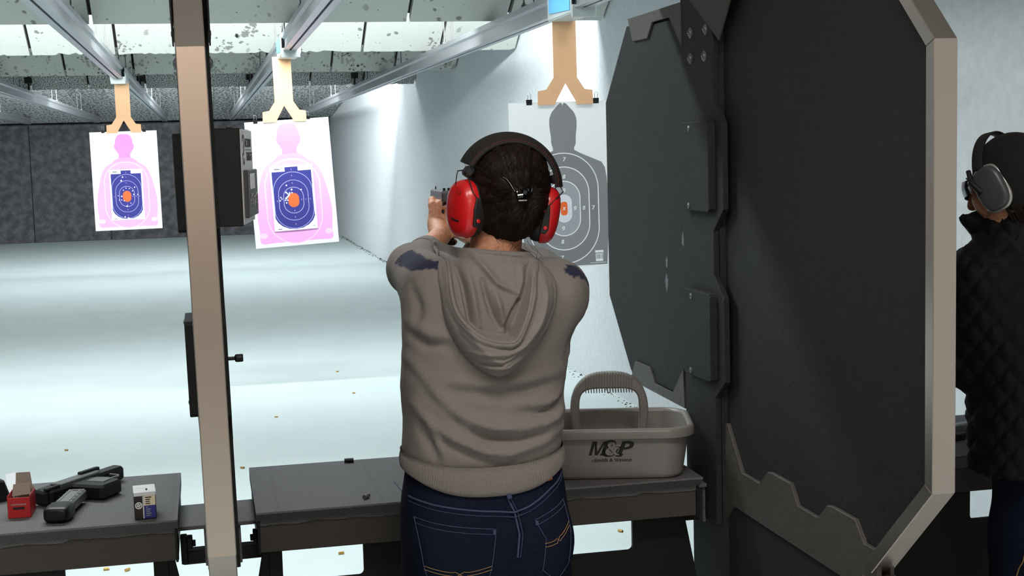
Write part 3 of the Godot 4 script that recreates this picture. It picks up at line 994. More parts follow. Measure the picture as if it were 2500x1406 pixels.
		b.box(Vector3(c + s * 0.080, 0.737, -3.44), Vector3(0.014, 0.03, 0.026), 0.002)
		b.box(Vector3(c + s * 0.070, 0.733, -3.44), Vector3(0.008, 0.014, 0.014), 0.001)
		put("leveling_bolt", b, M.bench_frame, o)
	b = MB.new()
	b.box(Vector3(c, 0.01, -3.41), Vector3(0.16, 0.02, 0.34), 0.003)
	put("base_plate", b, M.bench_frame, o)
	return o

func make_dividers() -> void:
	var o := make_divider(1.2836, "large black lane divider with brushed steel frame, beside the shooter and the grey tote")
	var l := copy_of(o, "black lane divider seen edge-on as a brushed steel post, between the two benches", Vector3(-1.2836 + 0.0138, 0, 0))
	l.rotation.z = 0.0133      # this one leans a little
	# pale scuffs rubbed on the board that faces the shooter
	for q in [[3.55, 1.42, 0.010, 0.024], [3.688, 1.349, 0.009, 0.017], [3.690, 1.292, 0.014, 0.026]]:
		var c: Vector2 = Vector2(q[0], q[1])
		var p := PackedVector2Array()
		for i in 18:
			var w := TAU * i / 18.0
			var r := rng.randf_range(0.6, 1.1)
			p.append(c + Vector2(cos(w) * q[2] * r, sin(w) * q[3] * r))
		var b := MB.new()
		b.prism(p, side_frame(1.2836 - 0.0341), -0.0005)
		put("scuff_mark", b, M.scuff, o)
	# knob and bolt on the near divider's lane side
	var k := MB.new()
	k.lathe(PackedVector2Array([Vector2(0.0045, -0.004), Vector2(0.0045, 0.012), Vector2(0.0085, 0.014), Vector2(0.0095, 0.017), Vector2(0.0095, 0.030), Vector2(0.008, 0.032), Vector2(0, 0.032)]), Transform3D(Basis(Vector3(0, 0, 1), -PI / 2), Vector3(0.054, 1.208, -3.27)), 14)
	put("knob", k, M.black_metal, l)

func make_control_box() -> void:
	var o := thing("control_box", "black and silver target control box mounted on the steel post divider", "control box", Vector3(0.07, 1.513, -3.4))
	var plan := PackedVector2Array([Vector2(0.0625, 3.30), Vector2(0.084, 3.30), Vector2(0.118, 3.56), Vector2(0.0625, 3.56)])
	var f := Transform3D(Basis(Vector3(1, 0, 0), Vector3(0, 0, -1), Vector3(0, 1, 0)), Vector3(0, 1.513, 0))
	var b := MB.new()
	b.prism(plan, f, 0.227, 0.003, true)
	b.box(Vector3(0.055, 1.6265, -3.30), Vector3(0.062, 0.227, 0.012), 0.002)
	b.box(Vector3(0.0625, 1.741, -3.33), Vector3(0.014, 0.004, 0.02), 0.001)
	put("housing", b, M.box_black, o)
	var d := Vector3(0.118 - 0.084, 0, -0.26).normalized()
	var face := Transform3D(Basis(d, Vector3(0, 1, 0), d.cross(Vector3(0, 1, 0))), Vector3(0.101, 1.6265, -3.43))      # middle of the slanted face, z outwards
	b = MB.new()
	b.box(face * Vector3(0, 0, 0.0015), Vector3(0.258, 0.222, 0.005), 0.0015, face.basis)
	put("silver_face", b, M.box_silver, o)
	b = MB.new()
	b.box(face * Vector3(0.01, -0.04, 0.008), Vector3(0.23, 0.112, 0.012), 0.002, face.basis)
	put("keypad_panel", b, M.keypad, o)
	b = MB.new()
	b.box(face * Vector3(-0.005, -0.012, 0.0145), Vector3(0.10, 0.036, 0.002), 0.0005, face.basis)
	put("display", b, M.print_white, o)
	b = MB.new()
	var rg := RandomNumberGenerator.new()
	rg.seed = 12
	for i in 3:
		var p := PackedVector3Array()
		for k in 14:
			p.append(face * Vector3(-0.07 + k * 0.013, -0.045 - i * 0.012 + rg.randf_range(-0.007, 0.007), 0.0147))
		b.tube(p, 0.0011, 4)
	put("chalk_scribble", b, M.print_grey, o)
	letters("ACTION", 0.020, M.print_black, face * Transform3D(Basis.IDENTITY, Vector3(0.02, 0.0795, 0.0045)), o, true, false, 0.2, 1.35)
	letters("TARGET", 0.020, M.print_black, face * Transform3D(Basis.IDENTITY, Vector3(0.045, 0.047, 0.0045)), o, true, false, 0.2, 1.35)
	b = MB.new()
	b.box(face * Vector3(0.02, 0.0635, 0.0046), Vector3(0.15, 0.0012, 0.0006), 0.0, face.basis)
	for q in [[0.6, 2.5], [3.4, 5.6]]:
		var p := PackedVector2Array()
		for rr in [0.036, 0.030]:
			var part := PackedVector2Array()
			for k in 13:
				var w := lerpf(q[0], q[1], k / 12.0)
				part.append(Vector2(-0.082 + cos(w) * rr * 0.75, 0.0635 + sin(w) * rr))
			if rr < 0.035:
				part.reverse()
			p.append_array(part)
		b.prism(p, face * Transform3D(Basis.IDENTITY, Vector3(0, 0, 0.0042)), 0.0006)
	b.prism(PackedVector2Array([Vector2(-0.092, 0.052), Vector2(-0.08, 0.050), Vector2(-0.066, 0.083), Vector2(-0.074, 0.08)]), face * Transform3D(Basis.IDENTITY, Vector3(0, 0, 0.0042)), 0.0006)
	put("emblem", b, M.print_black, o)

# ---------------------------------------------------------------- benches
func plate_with_hole(b: MB, x0: float, x1: float, y0: float, y1: float, hx0: float, hx1: float, hy0: float, hy1: float, r: float, z: float, deep: float) -> void:
	var inn := PackedVector2Array()
	for q in [[hx1 - r, hy1 - r, 0.0], [hx0 + r, hy1 - r, 1.0], [hx0 + r, hy0 + r, 2.0], [hx1 - r, hy0 + r, 3.0]]:
		for k in 6:
			var w: float = (q[2] + k / 5.0) * PI / 2
			inn.append(Vector2(q[0] + cos(w) * r, q[1] + sin(w) * r))
	var c := Vector2((hx0 + hx1) / 2, (hy0 + hy1) / 2)
	var out := PackedVector2Array()
	for i in inn.size():
		var q := [Vector2(x1, y1), Vector2(x0, y1), Vector2(x0, y0), Vector2(x1, y0)]
		out.append(q[i / 6])
	for i in inn.size():
		var j := (i + 1) % inn.size()
		for s in [0.0, 1.0]:
			var zz: float = z - deep * s
			var n := Vector3(0, 0, 1.0 - 2.0 * s)
			b.quad(Vector3(inn[i].x, inn[i].y, zz), Vector3(inn[j].x, inn[j].y, zz), Vector3(out[j].x, out[j].y, zz), Vector3(out[i].x, out[i].y, zz), n)
		var nn := (c - (inn[i] + inn[j]) / 2)
		b.quad(Vector3(inn[i].x, inn[i].y, z), Vector3(inn[j].x, inn[j].y, z), Vector3(inn[j].x, inn[j].y, z - deep), Vector3(inn[i].x, inn[i].y, z - deep), Vector3(nn.x, nn.y, 0))

func make_bench(x0: float, x1: float, holes: Array, label: String) -> Node3D:
	var rg := RandomNumberGenerator.new()
	rg.seed = int(x0 * 100.0) + 77
	var xm := (x0 + x1) / 2
	var o := thing("shooting_bench", label, "bench", Vector3(xm, 0, -3.5), "shooting benches")
	var b := MB.new()
	# its front is cut back underneath
	b.prism(pv([3.299, 0.830, 3.797, 0.830, 3.80, 0.827, 3.80, 0.797, 3.331, 0.797, 3.297, 0.826]), side_frame(x0), x1 - x0)
	put("mat_top", b, M.bench_mat, o)
	# torn edge of the mat hanging over the skirt
	b = MB.new()
	var p := PackedVector2Array([Vector2(x0, 0.806), Vector2(x1, 0.806)])
	var x := x1
	while x > x0:
		p.append(Vector2(x, 0.793 + (rg.randf_range(-0.005, 0.003))))
		x -= rg.randf_range(0.012, 0.05)
	p.append(Vector2(x0, 0.793))
	b.prism(p, Transform3D(Basis.IDENTITY, Vector3(0, 0, -3.3295)), 0.003, 0.001)
	put("mat_edge", b, M.bench_mat, o)
	b = MB.new()
	b.box(Vector3(xm, 0.7615, -3.336), Vector3(x1 - x0 - 0.004, 0.076, 0.012), 0.0015)
	put("front_skirt", b, M.bench_skirt, o)
	b = MB.new()
	b.box(Vector3(xm, 0.76, -3.79), Vector3(x1 - x0 - 0.02, 0.075, 0.012), 0.0015)
	put("rear_skirt", b, M.bench_skirt, o)
	for s in [x0 + 0.006, x1 - 0.006]:
		b = MB.new()
		b.box(Vector3(s, 0.762, -3.55), Vector3(0.006, 0.08, 0.46), 0.001)
		put("side_rail", b, M.bench_frame, o)
	# upright leg panel with two rounded openings
	var z := -3.40
	b = MB.new()
	var mid: float = (holes[0][1] + holes[1][0]) / 2
	plate_with_hole(b, x0 + 0.03, mid, 0.0, 0.775, holes[0][0], holes[0][1], 0.625, 0.74, 0.012, z, 0.012)
	plate_with_hole(b, mid, x1 - 0.03, 0.0, 0.775, holes[1][0], holes[1][1], 0.625, 0.74, 0.012, z, 0.012)
	put("leg_panel", b, M.bench_frame, o)
	for q in [[x0 + 0.03, -1.0], [x1 - 0.03, 1.0]]:
		b = MB.new()
		b.prism(PackedVector2Array([Vector2(q[0], 0.725), Vector2(q[0] + q[1] * 0.012, 0.725), Vector2(q[0] + q[1] * 0.055, 0.50), Vector2(q[0] + q[1] * 0.055, 0.0), Vector2(q[0], 0.0)]), Transform3D(Basis.IDENTITY, Vector3(0, 0, z - 0.011)), 0.010, 0.0015, true)
		put("leg_flare", b, M.bench_frame, o)
	for s in [x0 + 0.05, x1 - 0.05]:
		b = MB.new()
		b.prism(pv([3.412, 0.0, 3.412, 0.775, 3.76, 0.775, 3.74, 0.73, 3.50, 0.20, 3.50, 0.0]), side_frame(s - 0.005), 0.01, 0.0015, true)
		put("side_bracket", b, M.bench_frame, o)
	return o

func make_benches() -> void:
	make_bench(0.083, 1.205, [[0.145, 0.345], [0.845, 1.047]], "black carpet-topped shooting bench in front of the shooter, holding the grey tote")
	make_bench(-1.19, -0.098, [[-1.13, -0.93], [-0.368, -0.163]], "black carpet-topped shooting bench holding a pistol and two ammunition boxes")
	make_bench(1.362, 2.48, [[1.43, 1.63], [2.017, 2.22]], "dark shooting bench half hidden behind the person in the quilted jacket")

# ---------------------------------------------------------------- things on the benches
func rounded(hx: float, hz: float, r: float, steps := 6) -> PackedVector2Array:
	var p := PackedVector2Array()
	for q in [[1, 1, 0.0], [-1, 1, 1.0], [-1, -1, 2.0], [1, -1, 3.0]]:
		for k in steps + 1:
			var w: float = (q[2] + float(k) / steps) * PI / 2
			p.append(Vector2(q[0] * (hx - r) + cos(w) * r, q[1] * (hz - r) + sin(w) * r))
	return p

func make_tote() -> void:
	var base := Vector3(1.008, 0.8305, -3.462)
	var turn := Basis(Vector3(0, 1, 0), deg_to_rad(-14.5))
	var f := Transform3D(turn, base)
	var o := thing("tote", "grey plastic carry tote with arched ribbed handle and black lettering, on the bench", "tote", base)
	var rings := []
	# outside going up, over the rolled rim, inside going down
	for q in [[0.1750, 0.1100, 0.047, 0.0], [0.1810, 0.1160, 0.051, 0.003], [0.1850, 0.1190, 0.053, 0.012], [0.1940, 0.1280, 0.059, 0.070], [0.1990, 0.1330, 0.062, 0.108], [0.2010, 0.1350, 0.063, 0.109], [0.2130, 0.1470, 0.073, 0.1095], [0.2150, 0.1490, 0.074, 0.112], [0.2145, 0.1485, 0.074, 0.126], [0.2120, 0.1460, 0.072, 0.133], [0.2050, 0.1390, 0.067, 0.1355], [0.1990, 0.1330, 0.063, 0.133], [0.1970, 0.1310, 0.061, 0.127], [0.1910, 0.1250, 0.057, 0.070], [0.1810, 0.1150, 0.052, 0.010], [0.1750, 0.1090, 0.047, 0.005]]:
		rings.append(q)
	var pts := PackedVector3Array()
	var cols := 0
	for q in rings:
		var r := rounded(q[0], q[1], q[2], 8)
		cols = r.size()
		for c in r:
			pts.append(f * Vector3(c.x, q[3], c.y))
	var b := MB.new()
	# smooth along each short run only, so the rim keeps its edges
	for run in [[0, 5], [4, 7], [6, 13], [12, 16]]:
		b.grid(pts.slice(run[0] * cols, run[1] * cols), run[1] - run[0], cols, true, 1)
	b.prism(rounded(0.175, 0.110, 0.047, 6), f * Transform3D(Basis(Vector3(1, 0, 0), Vector3(0, 0, 1), Vector3(0, -1, 0)), Vector3(0, 0.005, 0)), 0.005)
	put("bin", b, M.tote_plastic, o)
	# upright middle wall and arched handle in one plane
	var h := MB.new()
	var hf := f * Transform3D(Basis.IDENTITY, Vector3(0, 0, -0.012))
	h.prism(PackedVector2Array([Vector2(-0.165, 0.006), Vector2(0.165, 0.006), Vector2(0.168, 0.075), Vector2(0.10, 0.090), Vector2(0.094, 0.104), Vector2(-0.094, 0.104), Vector2(-0.10, 0.090), Vector2(-0.168, 0.075)]), hf, 0.024, 0.003, true)
	put("centre_wall", h, M.tote_plastic, o)
	h = MB.new()
	var arch := PackedVector2Array()
	var under := PackedVector2Array()
	for i in 25:
		var w := PI * i / 24.0
		arch.append(Vector2(0.102 * signf(cos(w)) * pow(absf(cos(w)), 0.75), 0.150 + 0.108 * pow(sin(w), 0.8)))
		under.append(Vector2(0.078 * signf(cos(w)) * pow(absf(cos(w)), 0.42), 0.140 + 0.076 * pow(sin(w), 0.42)))
	var loop := PackedVector2Array([Vector2(0.094, 0.09)])
	loop.append_array(arch)
	loop.append(Vector2(-0.094, 0.09))
	loop.append(Vector2(-0.074, 0.09))
	under.reverse()
	loop.append_array(under)
	loop.append(Vector2(0.074, 0.09))
	h.prism(loop, hf * Transform3D(Basis.IDENTITY, Vector3(0, 0, -0.003)), 0.030, 0.004, true)
	put("handle", h, M.tote_plastic, o)
	h = MB.new()
	for i in 18:
		var x := -0.060 + 0.120 * i / 17.0
		var top := 0.150 + 0.108 * pow(sqrt(maxf(0.0, 1.0 - pow(absf(x) / 0.102, 2.6))), 0.85)
		h.box(hf * Vector3(x, (top + 0.204) / 2 + 0.001, 0.012), Vector3(0.0026, top - 0.204, 0.035), 0.001, turn)
	put("grip_rib", h, M.tote_plastic, o)
	# printed front: big italic letters with the maker's line below
	var tilt := Basis(Vector3(1, 0, 0), 0.148)
	var tf := f * Transform3D(tilt, Vector3(-0.002, 0.083, 0.1305))
	letters("M", 0.036, M.print_black, tf * Transform3D(Basis.IDENTITY, Vector3(-0.032, 0, 0.0)), o, true, false, 0.28, 1.05)
	letters("P", 0.036, M.print_black, tf * Transform3D(Basis.IDENTITY, Vector3(0.037, 0, 0.0)), o, true, false, 0.28, 1.4)
	letters("&", 0.044, M.print_black, tf * Transform3D(Basis.IDENTITY, Vector3(0.003, -0.001, 0.0)), o, true, true, 0.1, 1.15)
	letters("&", 0.036, M.tote_plastic, tf * Transform3D(Basis.IDENTITY, Vector3(0.004, -0.001, 0.0007)), o, true, true, 0.1, 0.95)
	var b2 := MB.new()
	for p in [[-0.014, 0.002], [0.018, 0.006]]:
		b2.prism(PackedVector2Array([Vector2(p[0] - 0.014, -0.018), Vector2(p[0] + 0.014, -0.018), Vector2(p[0] + 0.013, -0.0145), Vector2(p[0] - 0.013, -0.0145)]), tf, 0.0003)
	put("letter_foot", b2, M.print_black, o)
	letters("Smith & Wesson", 0.0085, M.print_black, f * Transform3D(tilt, Vector3(0.004, 0.052, 0.1258)), o, true, true, 0.0, 0.98)
	letters("by", 0.005, M.print_black, f * Transform3D(tilt, Vector3(-0.046, 0.051, 0.1257)), o, false, true, 0.0, 1.0)

func casing(at: Vector3, dir: Vector3, label: String, group := "brass casings on the range floor", m: Material = null, s := 1.0) -> void:
	var d := dir.normalized()
	var x := d.cross(Vector3(0, 1, 0)).normalized()
	var f := Transform3D(Basis(x, d, x.cross(d)), at + Vector3(0, 0.0049 * s, 0) - d * 0.0095 * s)
	var b := MB.new()
	var pr := PackedVector2Array()
	for q in [[0.0, 0.0], [0.0046, 0.0], [0.0049, 0.0004], [0.0049, 0.0014], [0.0042, 0.0018], [0.0042, 0.0026], [0.0049, 0.0032], [0.0048, 0.019], [0.0043, 0.019], [0.0043, 0.004], [0.0, 0.004]]:
		pr.append(Vector2(q[0], q[1]) * s)
	b.lathe(pr, f, 14)
	solo("casing", b, m if m else M.brass, label, "casing", at, group)

func make_casings() -> void:
	casing(Vector3(-0.465, 0.0, -5.795), Vector3(1, 0, -0.1), "brass casing lying sideways on the floor, seen under the bench with the pistol", "", null, 1.2)
	casing(Vector3(-0.380, 0.0, -5.757), Vector3(0.6, 0, -0.7), "brass casing next to another, seen under the bench with the pistol, nearer the post", "", null, 1.2)
	casing(Vector3(0.488, 0.0, -5.727), Vector3(1, 0, -0.15), "shiny casing on the floor, seen under the shooter's bench beside the jeans", "", null, 1.2)
	casing(Vector3(1.697, 0.0, -5.689), Vector3(0.5, 0, 0.8), "casing on the floor below the grey tote, seen through the bench opening", "", null, 1.2)
	casing(Vector3(0.129, 0.0, -7.491), Vector3(0.6, 0, 0.5), "small casing on the bright floor between the steel post and shooter's bench", "", null, 1.2)
	casing(Vector3(0.353, 0.8305, -3.355), Vector3(0.5, 0, -0.7), "grey casing standing out on the bench mat beside the shooter's hip", "", M.gun_grey, 1.15)
	casing(Vector3(0.352, 0.8305, -3.765), Vector3(1, 0, 0.03), "dark casing at the far edge of the shooter's bench mat", "", M.gun_black, 1.3)
	# a sprinkle of far casings that catch the light
	var spots := [Vector3(0.93, 0, -10.6), Vector3(0.38, 0, -8.9), Vector3(-0.85, 0, -8.3), Vector3(0.95, 0, -9.6)]
	var words := ["tiny casing far out on the floor, in line with the shooter's elbow", "tiny casing on the bright floor right of the steel post, halfway to the targets", "tiny casing on the bright floor beyond the bench with the pistol", "tiny casing on the bright floor next to the shooter's sleeve"]
	for i in spots.size():
		casing(spots[i], Vector3(1, 0, 0.4), words[i], "", null, 1.0)

func make_pistol_on_bench() -> void:
	var o := thing("pistol", "black pistol lying on its side on the bench, trigger guard towards the far edge", "pistol", Vector3(-0.34, 0.8305, -3.62))
	# frame lying on its side: local x runs from the rear (towards us) to the muzzle, y upwards off the bench, z to the shooter
	var d := Vector3(0.178, 0.0, -0.235).normalized()
	var f := Transform3D(Basis(d, Vector3(0, 1, 0), d.cross(Vector3(0, 1, 0))), Vector3(-0.345, 0.8305, -3.645))
	var up := f * Transform3D(Basis(Vector3(1, 0, 0), Vector3(0, 0, -1), Vector3(0, 1, 0)), Vector3.ZERO)    # polygons in plan: x along the barrel, y away from the shooter
	var b := MB.new()
	b.prism(pv([-0.150, -0.020, -0.142, -0.026, -0.135, -0.024, -0.128, -0.030, -0.020, -0.030, 0.01, -0.022, 0.085, -0.022, 0.142, -0.020, 0.150, -0.012, 0.152, 0.012, 0.146, 0.020, 0.02, 0.020, -0.06, 0.024, -0.132, 0.024, -0.140, 0.018, -0.146, 0.016]), up * Transform3D(Basis.IDENTITY, Vector3(0, 0, 0.004)), 0.036, 0.006, true)
	put("slide", b, M.gun_black, o)
	b = MB.new()
	b.prism(pv([-0.085, -0.020, 0.05, -0.016, 0.07, -0.004, 0.06, 0.012, -0.01, 0.016, -0.09, 0.014]), up * Transform3D(Basis.IDENTITY, Vector3(0, 0, 0.038)), 0.007, 0.002)
	put("frame_plate", b, M.gun_grey, o)
	b = MB.new()
	b.box(f * Vector3(0.045, 0.046, -0.010), Vector3(0.07, 0.010, 0.014), 0.002, f.basis)
	put("top_rib", b, M.gun_black, o)
	b = MB.new()
	b.box(f * Vector3(-0.118, 0.043, 0.018), Vector3(0.05, 0.006, 0.012), 0.002, f.basis)
	put("safety_lever", b, M.gun_black, o)
	for i in 5:
		var b3 := MB.new()
		b3.box(f * Vector3(-0.147 + i * 0.006, 0.024, -0.026 + i * 0.009), Vector3(0.01, 0.034, 0.007), 0.002, f.basis)
		put("rear_serration", b3, M.gun_black, o)
	b = MB.new()
	var g := PackedVector3Array()
	for q in [[0.035, 0.018], [0.040, 0.046], [0.052, 0.056], [0.074, 0.056], [0.086, 0.050], [0.088, 0.018]]:
		g.append(f * Vector3(q[0], 0.030, q[1]))
	b.tube(g, 0.0035, 8)
	put("trigger_guard", b, M.gun_grey, o)
	b = MB.new()
	b.tube(PackedVector3Array([f * Vector3(0.056, 0.030, 0.018), f * Vector3(0.053, 0.030, 0.034), f * Vector3(0.058, 0.030, 0.044)]), 0.003, 6)
	put("trigger", b, M.gun_black, o)
	# grip, towards the shooter, with the flat magazine floor at its end
	b = MB.new()
	b.prism(pv([-0.062, -0.012, 0.026, -0.012, 0.034, -0.100, 0.024, -0.112, -0.044, -0.118, -0.052, -0.108]), up * Transform3D(Basis.IDENTITY, Vector3(0, 0, 0.003)), 0.036, 0.006, true)
	put("grip", b, M.gun_black, o)
	b = MB.new()
	b.prism(pv([-0.020, -0.040, 0.022, -0.036, 0.028, -0.082, -0.014, -0.090]), up * Transform3D(Basis.IDENTITY, Vector3(0, 0, 0.0385)), 0.002, 0.0008)
	put("grip_panel", b, M.gun_grey, o)
	# loose magazine in front of it
	var m := thing("magazine", "grey pistol magazine with witness marks and a fat black base, lying before the pistol", "magazine", Vector3(-0.36, 0.8305, -3.44))
	var md := Vector3(0.028, 0.0, -0.16).normalized()
	var mf := Transform3D(Basis(md, Vector3(0, 1, 0), md.cross(Vector3(0, 1, 0))), Vector3(-0.362, 0.8305, -3.435))
	b = MB.new()
	b.box(mf * Vector3(0.045, 0.021, 0), Vector3(0.135, 0.028, 0.046), 0.005, mf.basis)
	put("body", b, M.magazine_grey, m)
	b = MB.new()
	var ring := PackedVector3Array()
	for q in [[-0.088, 0.020, 0.020], [-0.087, 0.030, 0.026], [-0.075, 0.036, 0.031], [-0.050, 0.037, 0.0325], [-0.028, 0.036, 0.031], [-0.022, 0.034, 0.029]]:
		for k in 20:
			var w := TAU * k / 20.0
			var c := cos(w)
			var s := sin(w)
			ring.append(mf * Vector3(q[0], maxf(0.0, 0.019 + q[1] * 0.55 * signf(s) * pow(absf(s), 0.6)), q[2] * signf(c) * pow(absf(c), 0.6)))
	b.grid(ring, 6, 20, true)
	for e in [0, 5]:
		var mid := Vector3.ZERO
		for k in 20:
			mid += ring[e * 20 + k] / 20.0
		for k in 20:
			b.tri(mid, ring[e * 20 + k], ring[e * 20 + (k + 1) % 20], -md if e == 0 else md)
	put("base_pad", b, M.gun_black, m)
	b = MB.new()
	for z in [-0.011, 0.013]:
		b.box(mf * Vector3(0.045, 0.0352, z), Vector3(0.125, 0.0006, 0.0012), 0.0, mf.basis)
	for i in 4:
		b.box(mf * Vector3(0.005 + i * 0.028, 0.0352, 0.0175), Vector3(0.003, 0.0006, 0.006), 0.0, mf.basis)
		b.box(mf * Vector3(0.0 + i * 0.028, 0.0352, -0.019), Vector3(0.006, 0.0006, 0.003), 0.0, mf.basis)
	b.box(mf * Vector3(0.095, 0.0352, 0.0), Vector3(0.008, 0.0006, 0.014), 0.0, mf.basis)
	put("witness_mark", b, M.print_black, m)
	# a second gun that only pokes into the picture
	var o2 := thing("pistol", "blunt black end of another pistol poking in beside the red ammunition box", "pistol", Vector3(-0.57, 0.8305, -3.62))
	b = MB.new()
	var f2 := Transform3D(Basis(Vector3(0, 1, 0), 0.42), Vector3(-0.60, 0.8305, -3.60))
	b.prism(pv([-0.10, 0.0, 0.082, 0.0, 0.092, 0.008, 0.078, 0.052, 0.06, 0.056, -0.10, 0.058]), f2 * Transform3D(Basis.IDENTITY, Vector3(0, 0, -0.017)), 0.034, 0.004, true)
	put("slide", b, M.gun_black, o2)
	b = MB.new()
	b.box(f2 * Vector3(0.045, 0.060, 0), Vector3(0.012, 0.010, 0.006), 0.001, f2.basis)
	put("front_sight", b, M.gun_black, o2)
	b = MB.new()
	b.prism(pv([-0.10, 0.0, -0.06, 0.0, -0.085, -0.0, -0.12, 0.0, -0.15, 0.03, -0.12, 0.05]), f2 * Transform3D(Basis.IDENTITY, Vector3(0, 0, -0.015)), 0.03, 0.003, true)
	put("grip", b, M.gun_black, o2)

func make_ammo() -> void:
	# open red box, rear flap standing up
	var t := Transform3D(Basis(Vector3(0, 1, 0), deg_to_rad(-2.0)), Vector3(-0.466, 0.8305, -3.474))
	var o := thing("ammunition_box", "open red ammunition box with its tan cardboard flap standing up", "ammunition box", t.origin, "ammunition boxes")
	var b := MB.new()
	b.box(t * Vector3(0, 0.0245, 0.0385), Vector3(0.052, 0.049, 0.003), 0.0008, t.basis)
	b.box(t * Vector3(-0.0255, 0.0265, 0), Vector3(0.002, 0.053, 0.076), 0.0005, t.basis)
	b.box(t * Vector3(0.0255, 0.0265, 0), Vector3(0.002, 0.053, 0.076), 0.0005, t.basis)
	b.box(t * Vector3(0, 0.001, 0), Vector3(0.05, 0.002, 0.074), 0.0005, t.basis)
	put("box_body", b, M.ammo_red, o)
	b = MB.new()
	b.prism(pv([-0.024, 0.0, 0.024, 0.0, 0.0245, 0.055, 0.020, 0.060, 0.016, 0.092, -0.017, 0.092, -0.019, 0.060, -0.0245, 0.055]), t * Transform3D(Basis(Vector3(1, 0, 0), -0.12), Vector3(0, 0.0, -0.037)), 0.0015)
	put("rear_flap", b, M.ammo_card, o)
	b = MB.new()
	b.prism(pv([-0.022, 0.049, 0.021, 0.052, 0.018, 0.082, -0.020, 0.078]), t * Transform3D(Basis(Vector3(1, 0, 0), -0.5), Vector3(0, 0.0, 0.018)), 0.001)
	b.box(t * Vector3(0, 0.030, 0), Vector3(0.049, 0.002, 0.072), 0.0, t.basis)
	put("inner_tray", b, M.ammo_card, o)
	b = MB.new()
	for k in 8:
		b.box(t * Vector3(-0.0155 + k * 0.0044, 0.0325, 0.0402), Vector3(0.0032, 0.0036, 0.0006), 0.0, t.basis)
	put("print_line", b, M.ammo_card, o)
	b = MB.new()
	b.box(t * Vector3(0, 0.0235, 0.0402), Vector3(0.026, 0.006, 0.0006), 0.0, t.basis)
	put("label_patch", b, M.print_black, o)
	# closed box: white lid, black and blue front
	var u := Transform3D(Basis(Vector3(0, 1, 0), deg_to_rad(4.0)), Vector3(-0.1735, 0.8305, -3.362))
	var o2 := thing("ammunition_box", "closed ammunition box with white lid, black and blue front, at the bench corner", "ammunition box", u.origin, "ammunition boxes")
	b = MB.new()
	b.box(u * Vector3(0, 0.031, 0), Vector3(0.050, 0.062, 0.074), 0.0012, u.basis)
	put("box_body", b, M.ammo_black, o2)
	b = MB.new()
	b.box(u * Vector3(0.0002, 0.0635, -0.001), Vector3(0.0515, 0.004, 0.077), 0.0012, u.basis)
	b.box(u * Vector3(0, 0.0595, 0.0377), Vector3(0.050, 0.006, 0.001), 0.0003, u.basis)
	put("lid", b, M.ammo_white, o2)
	b = MB.new()
	for q in [[-0.008, 0.012, 0.03, 0.016], [0.012, 0.0, 0.018, 0.05], [-0.010, -0.016, 0.022, 0.026]]:
		b.box(u * Vector3(q[0], 0.0657, q[1]), Vector3(q[2], 0.0006, q[3]), 0.0, u.basis)
	put("lid_print", b, M.box_silver, o2)
	b = MB.new()
	b.box(u * Vector3(0.0105, 0.0445, 0.0374), Vector3(0.026, 0.023, 0.0008), 0.0, u.basis)
	put("cream_panel", b, M.ammo_cream, o2)
	b = MB.new()
	b.box(u * Vector3(0.0105, 0.0175, 0.0374), Vector3(0.026, 0.030, 0.0008), 0.0, u.basis)
	put("blue_panel", b, M.ammo_blue, o2)
	b = MB.new()
	b.box(u * Vector3(-0.0042, 0.029, 0.0374), Vector3(0.0026, 0.053, 0.0008), 0.0, u.basis)
	put("white_stripe", b, M.ammo_white, o2)
	b = MB.new()
	b.lathe(PackedVector2Array([Vector2(0.0082, 0), Vector2(0.0082, 0.0006), Vector2(0.006, 0.0006), Vector2(0.006, 0)]), u * Transform3D(Basis(Vector3(1, 0, 0), PI / 2), Vector3(-0.0148, 0.034, 0.0371)), 20)
	for k in 4:
		var w := TAU * k / 4.0 + 0.4
		b.box(u * Vector3(-0.0148 + cos(w) * 0.003, 0.034 + sin(w) * 0.003, 0.0373), Vector3(0.0034, 0.0034, 0.0006), 0.0, u.basis)
	put("round_emblem", b, M.print_white, o2)
	b = MB.new()
	for i in 4:
		b.box(u * Vector3(0.003 + [0.009, 0.0065, 0.006, 0.0065][i] * 0.5, 0.0525 - i * 0.0050, 0.0379), Vector3([0.018, 0.013, 0.012, 0.013][i] * 0.8, 0.0024, 0.0003), 0.0, u.basis)
	put("print_line", b, M.print_black, o2)
	b = MB.new()
	for i in 5:
		b.box(u * Vector3(0.002 + [0.003, 0.0065, 0.0055, 0.0075, 0.0065][i] * 0.7, 0.0290 - i * 0.0050, 0.0379), Vector3([0.006, 0.013, 0.011, 0.015, 0.013][i] * 0.8, 0.0022, 0.0003), 0.0, u.basis)
	put("print_line", b, M.print_grey, o2)
	# loose paper strip behind the red box
	b = MB.new()
	var strip := PackedVector3Array()
	for q in [[-0.512, 0.8315, -3.60, -0.497, 0.8315, -3.60], [-0.521, 0.843, -3.64, -0.500, 0.842, -3.64], [-0.530, 0.858, -3.70, -0.507, 0.860, -3.71], [-0.533, 0.864, -3.72, -0.507, 0.867, -3.73], [-0.537, 0.872, -3.74, -0.509, 0.875, -3.745]]:
		strip.append(Vector3(q[0], q[1], q[2]))
		strip.append(Vector3((q[0] + q[3]) / 2, (q[1] + q[4]) / 2 + 0.001, q[2] + 0.003))
		strip.append(Vector3(q[3], q[4], q[5]))
	b.grid(strip, 5, 3, false, 1)
	solo("paper_strip", b, M.thin_paper, "thin torn white paper strip curling up behind the red ammunition box", "paper", Vector3(-0.505, 0.8305, -3.60))

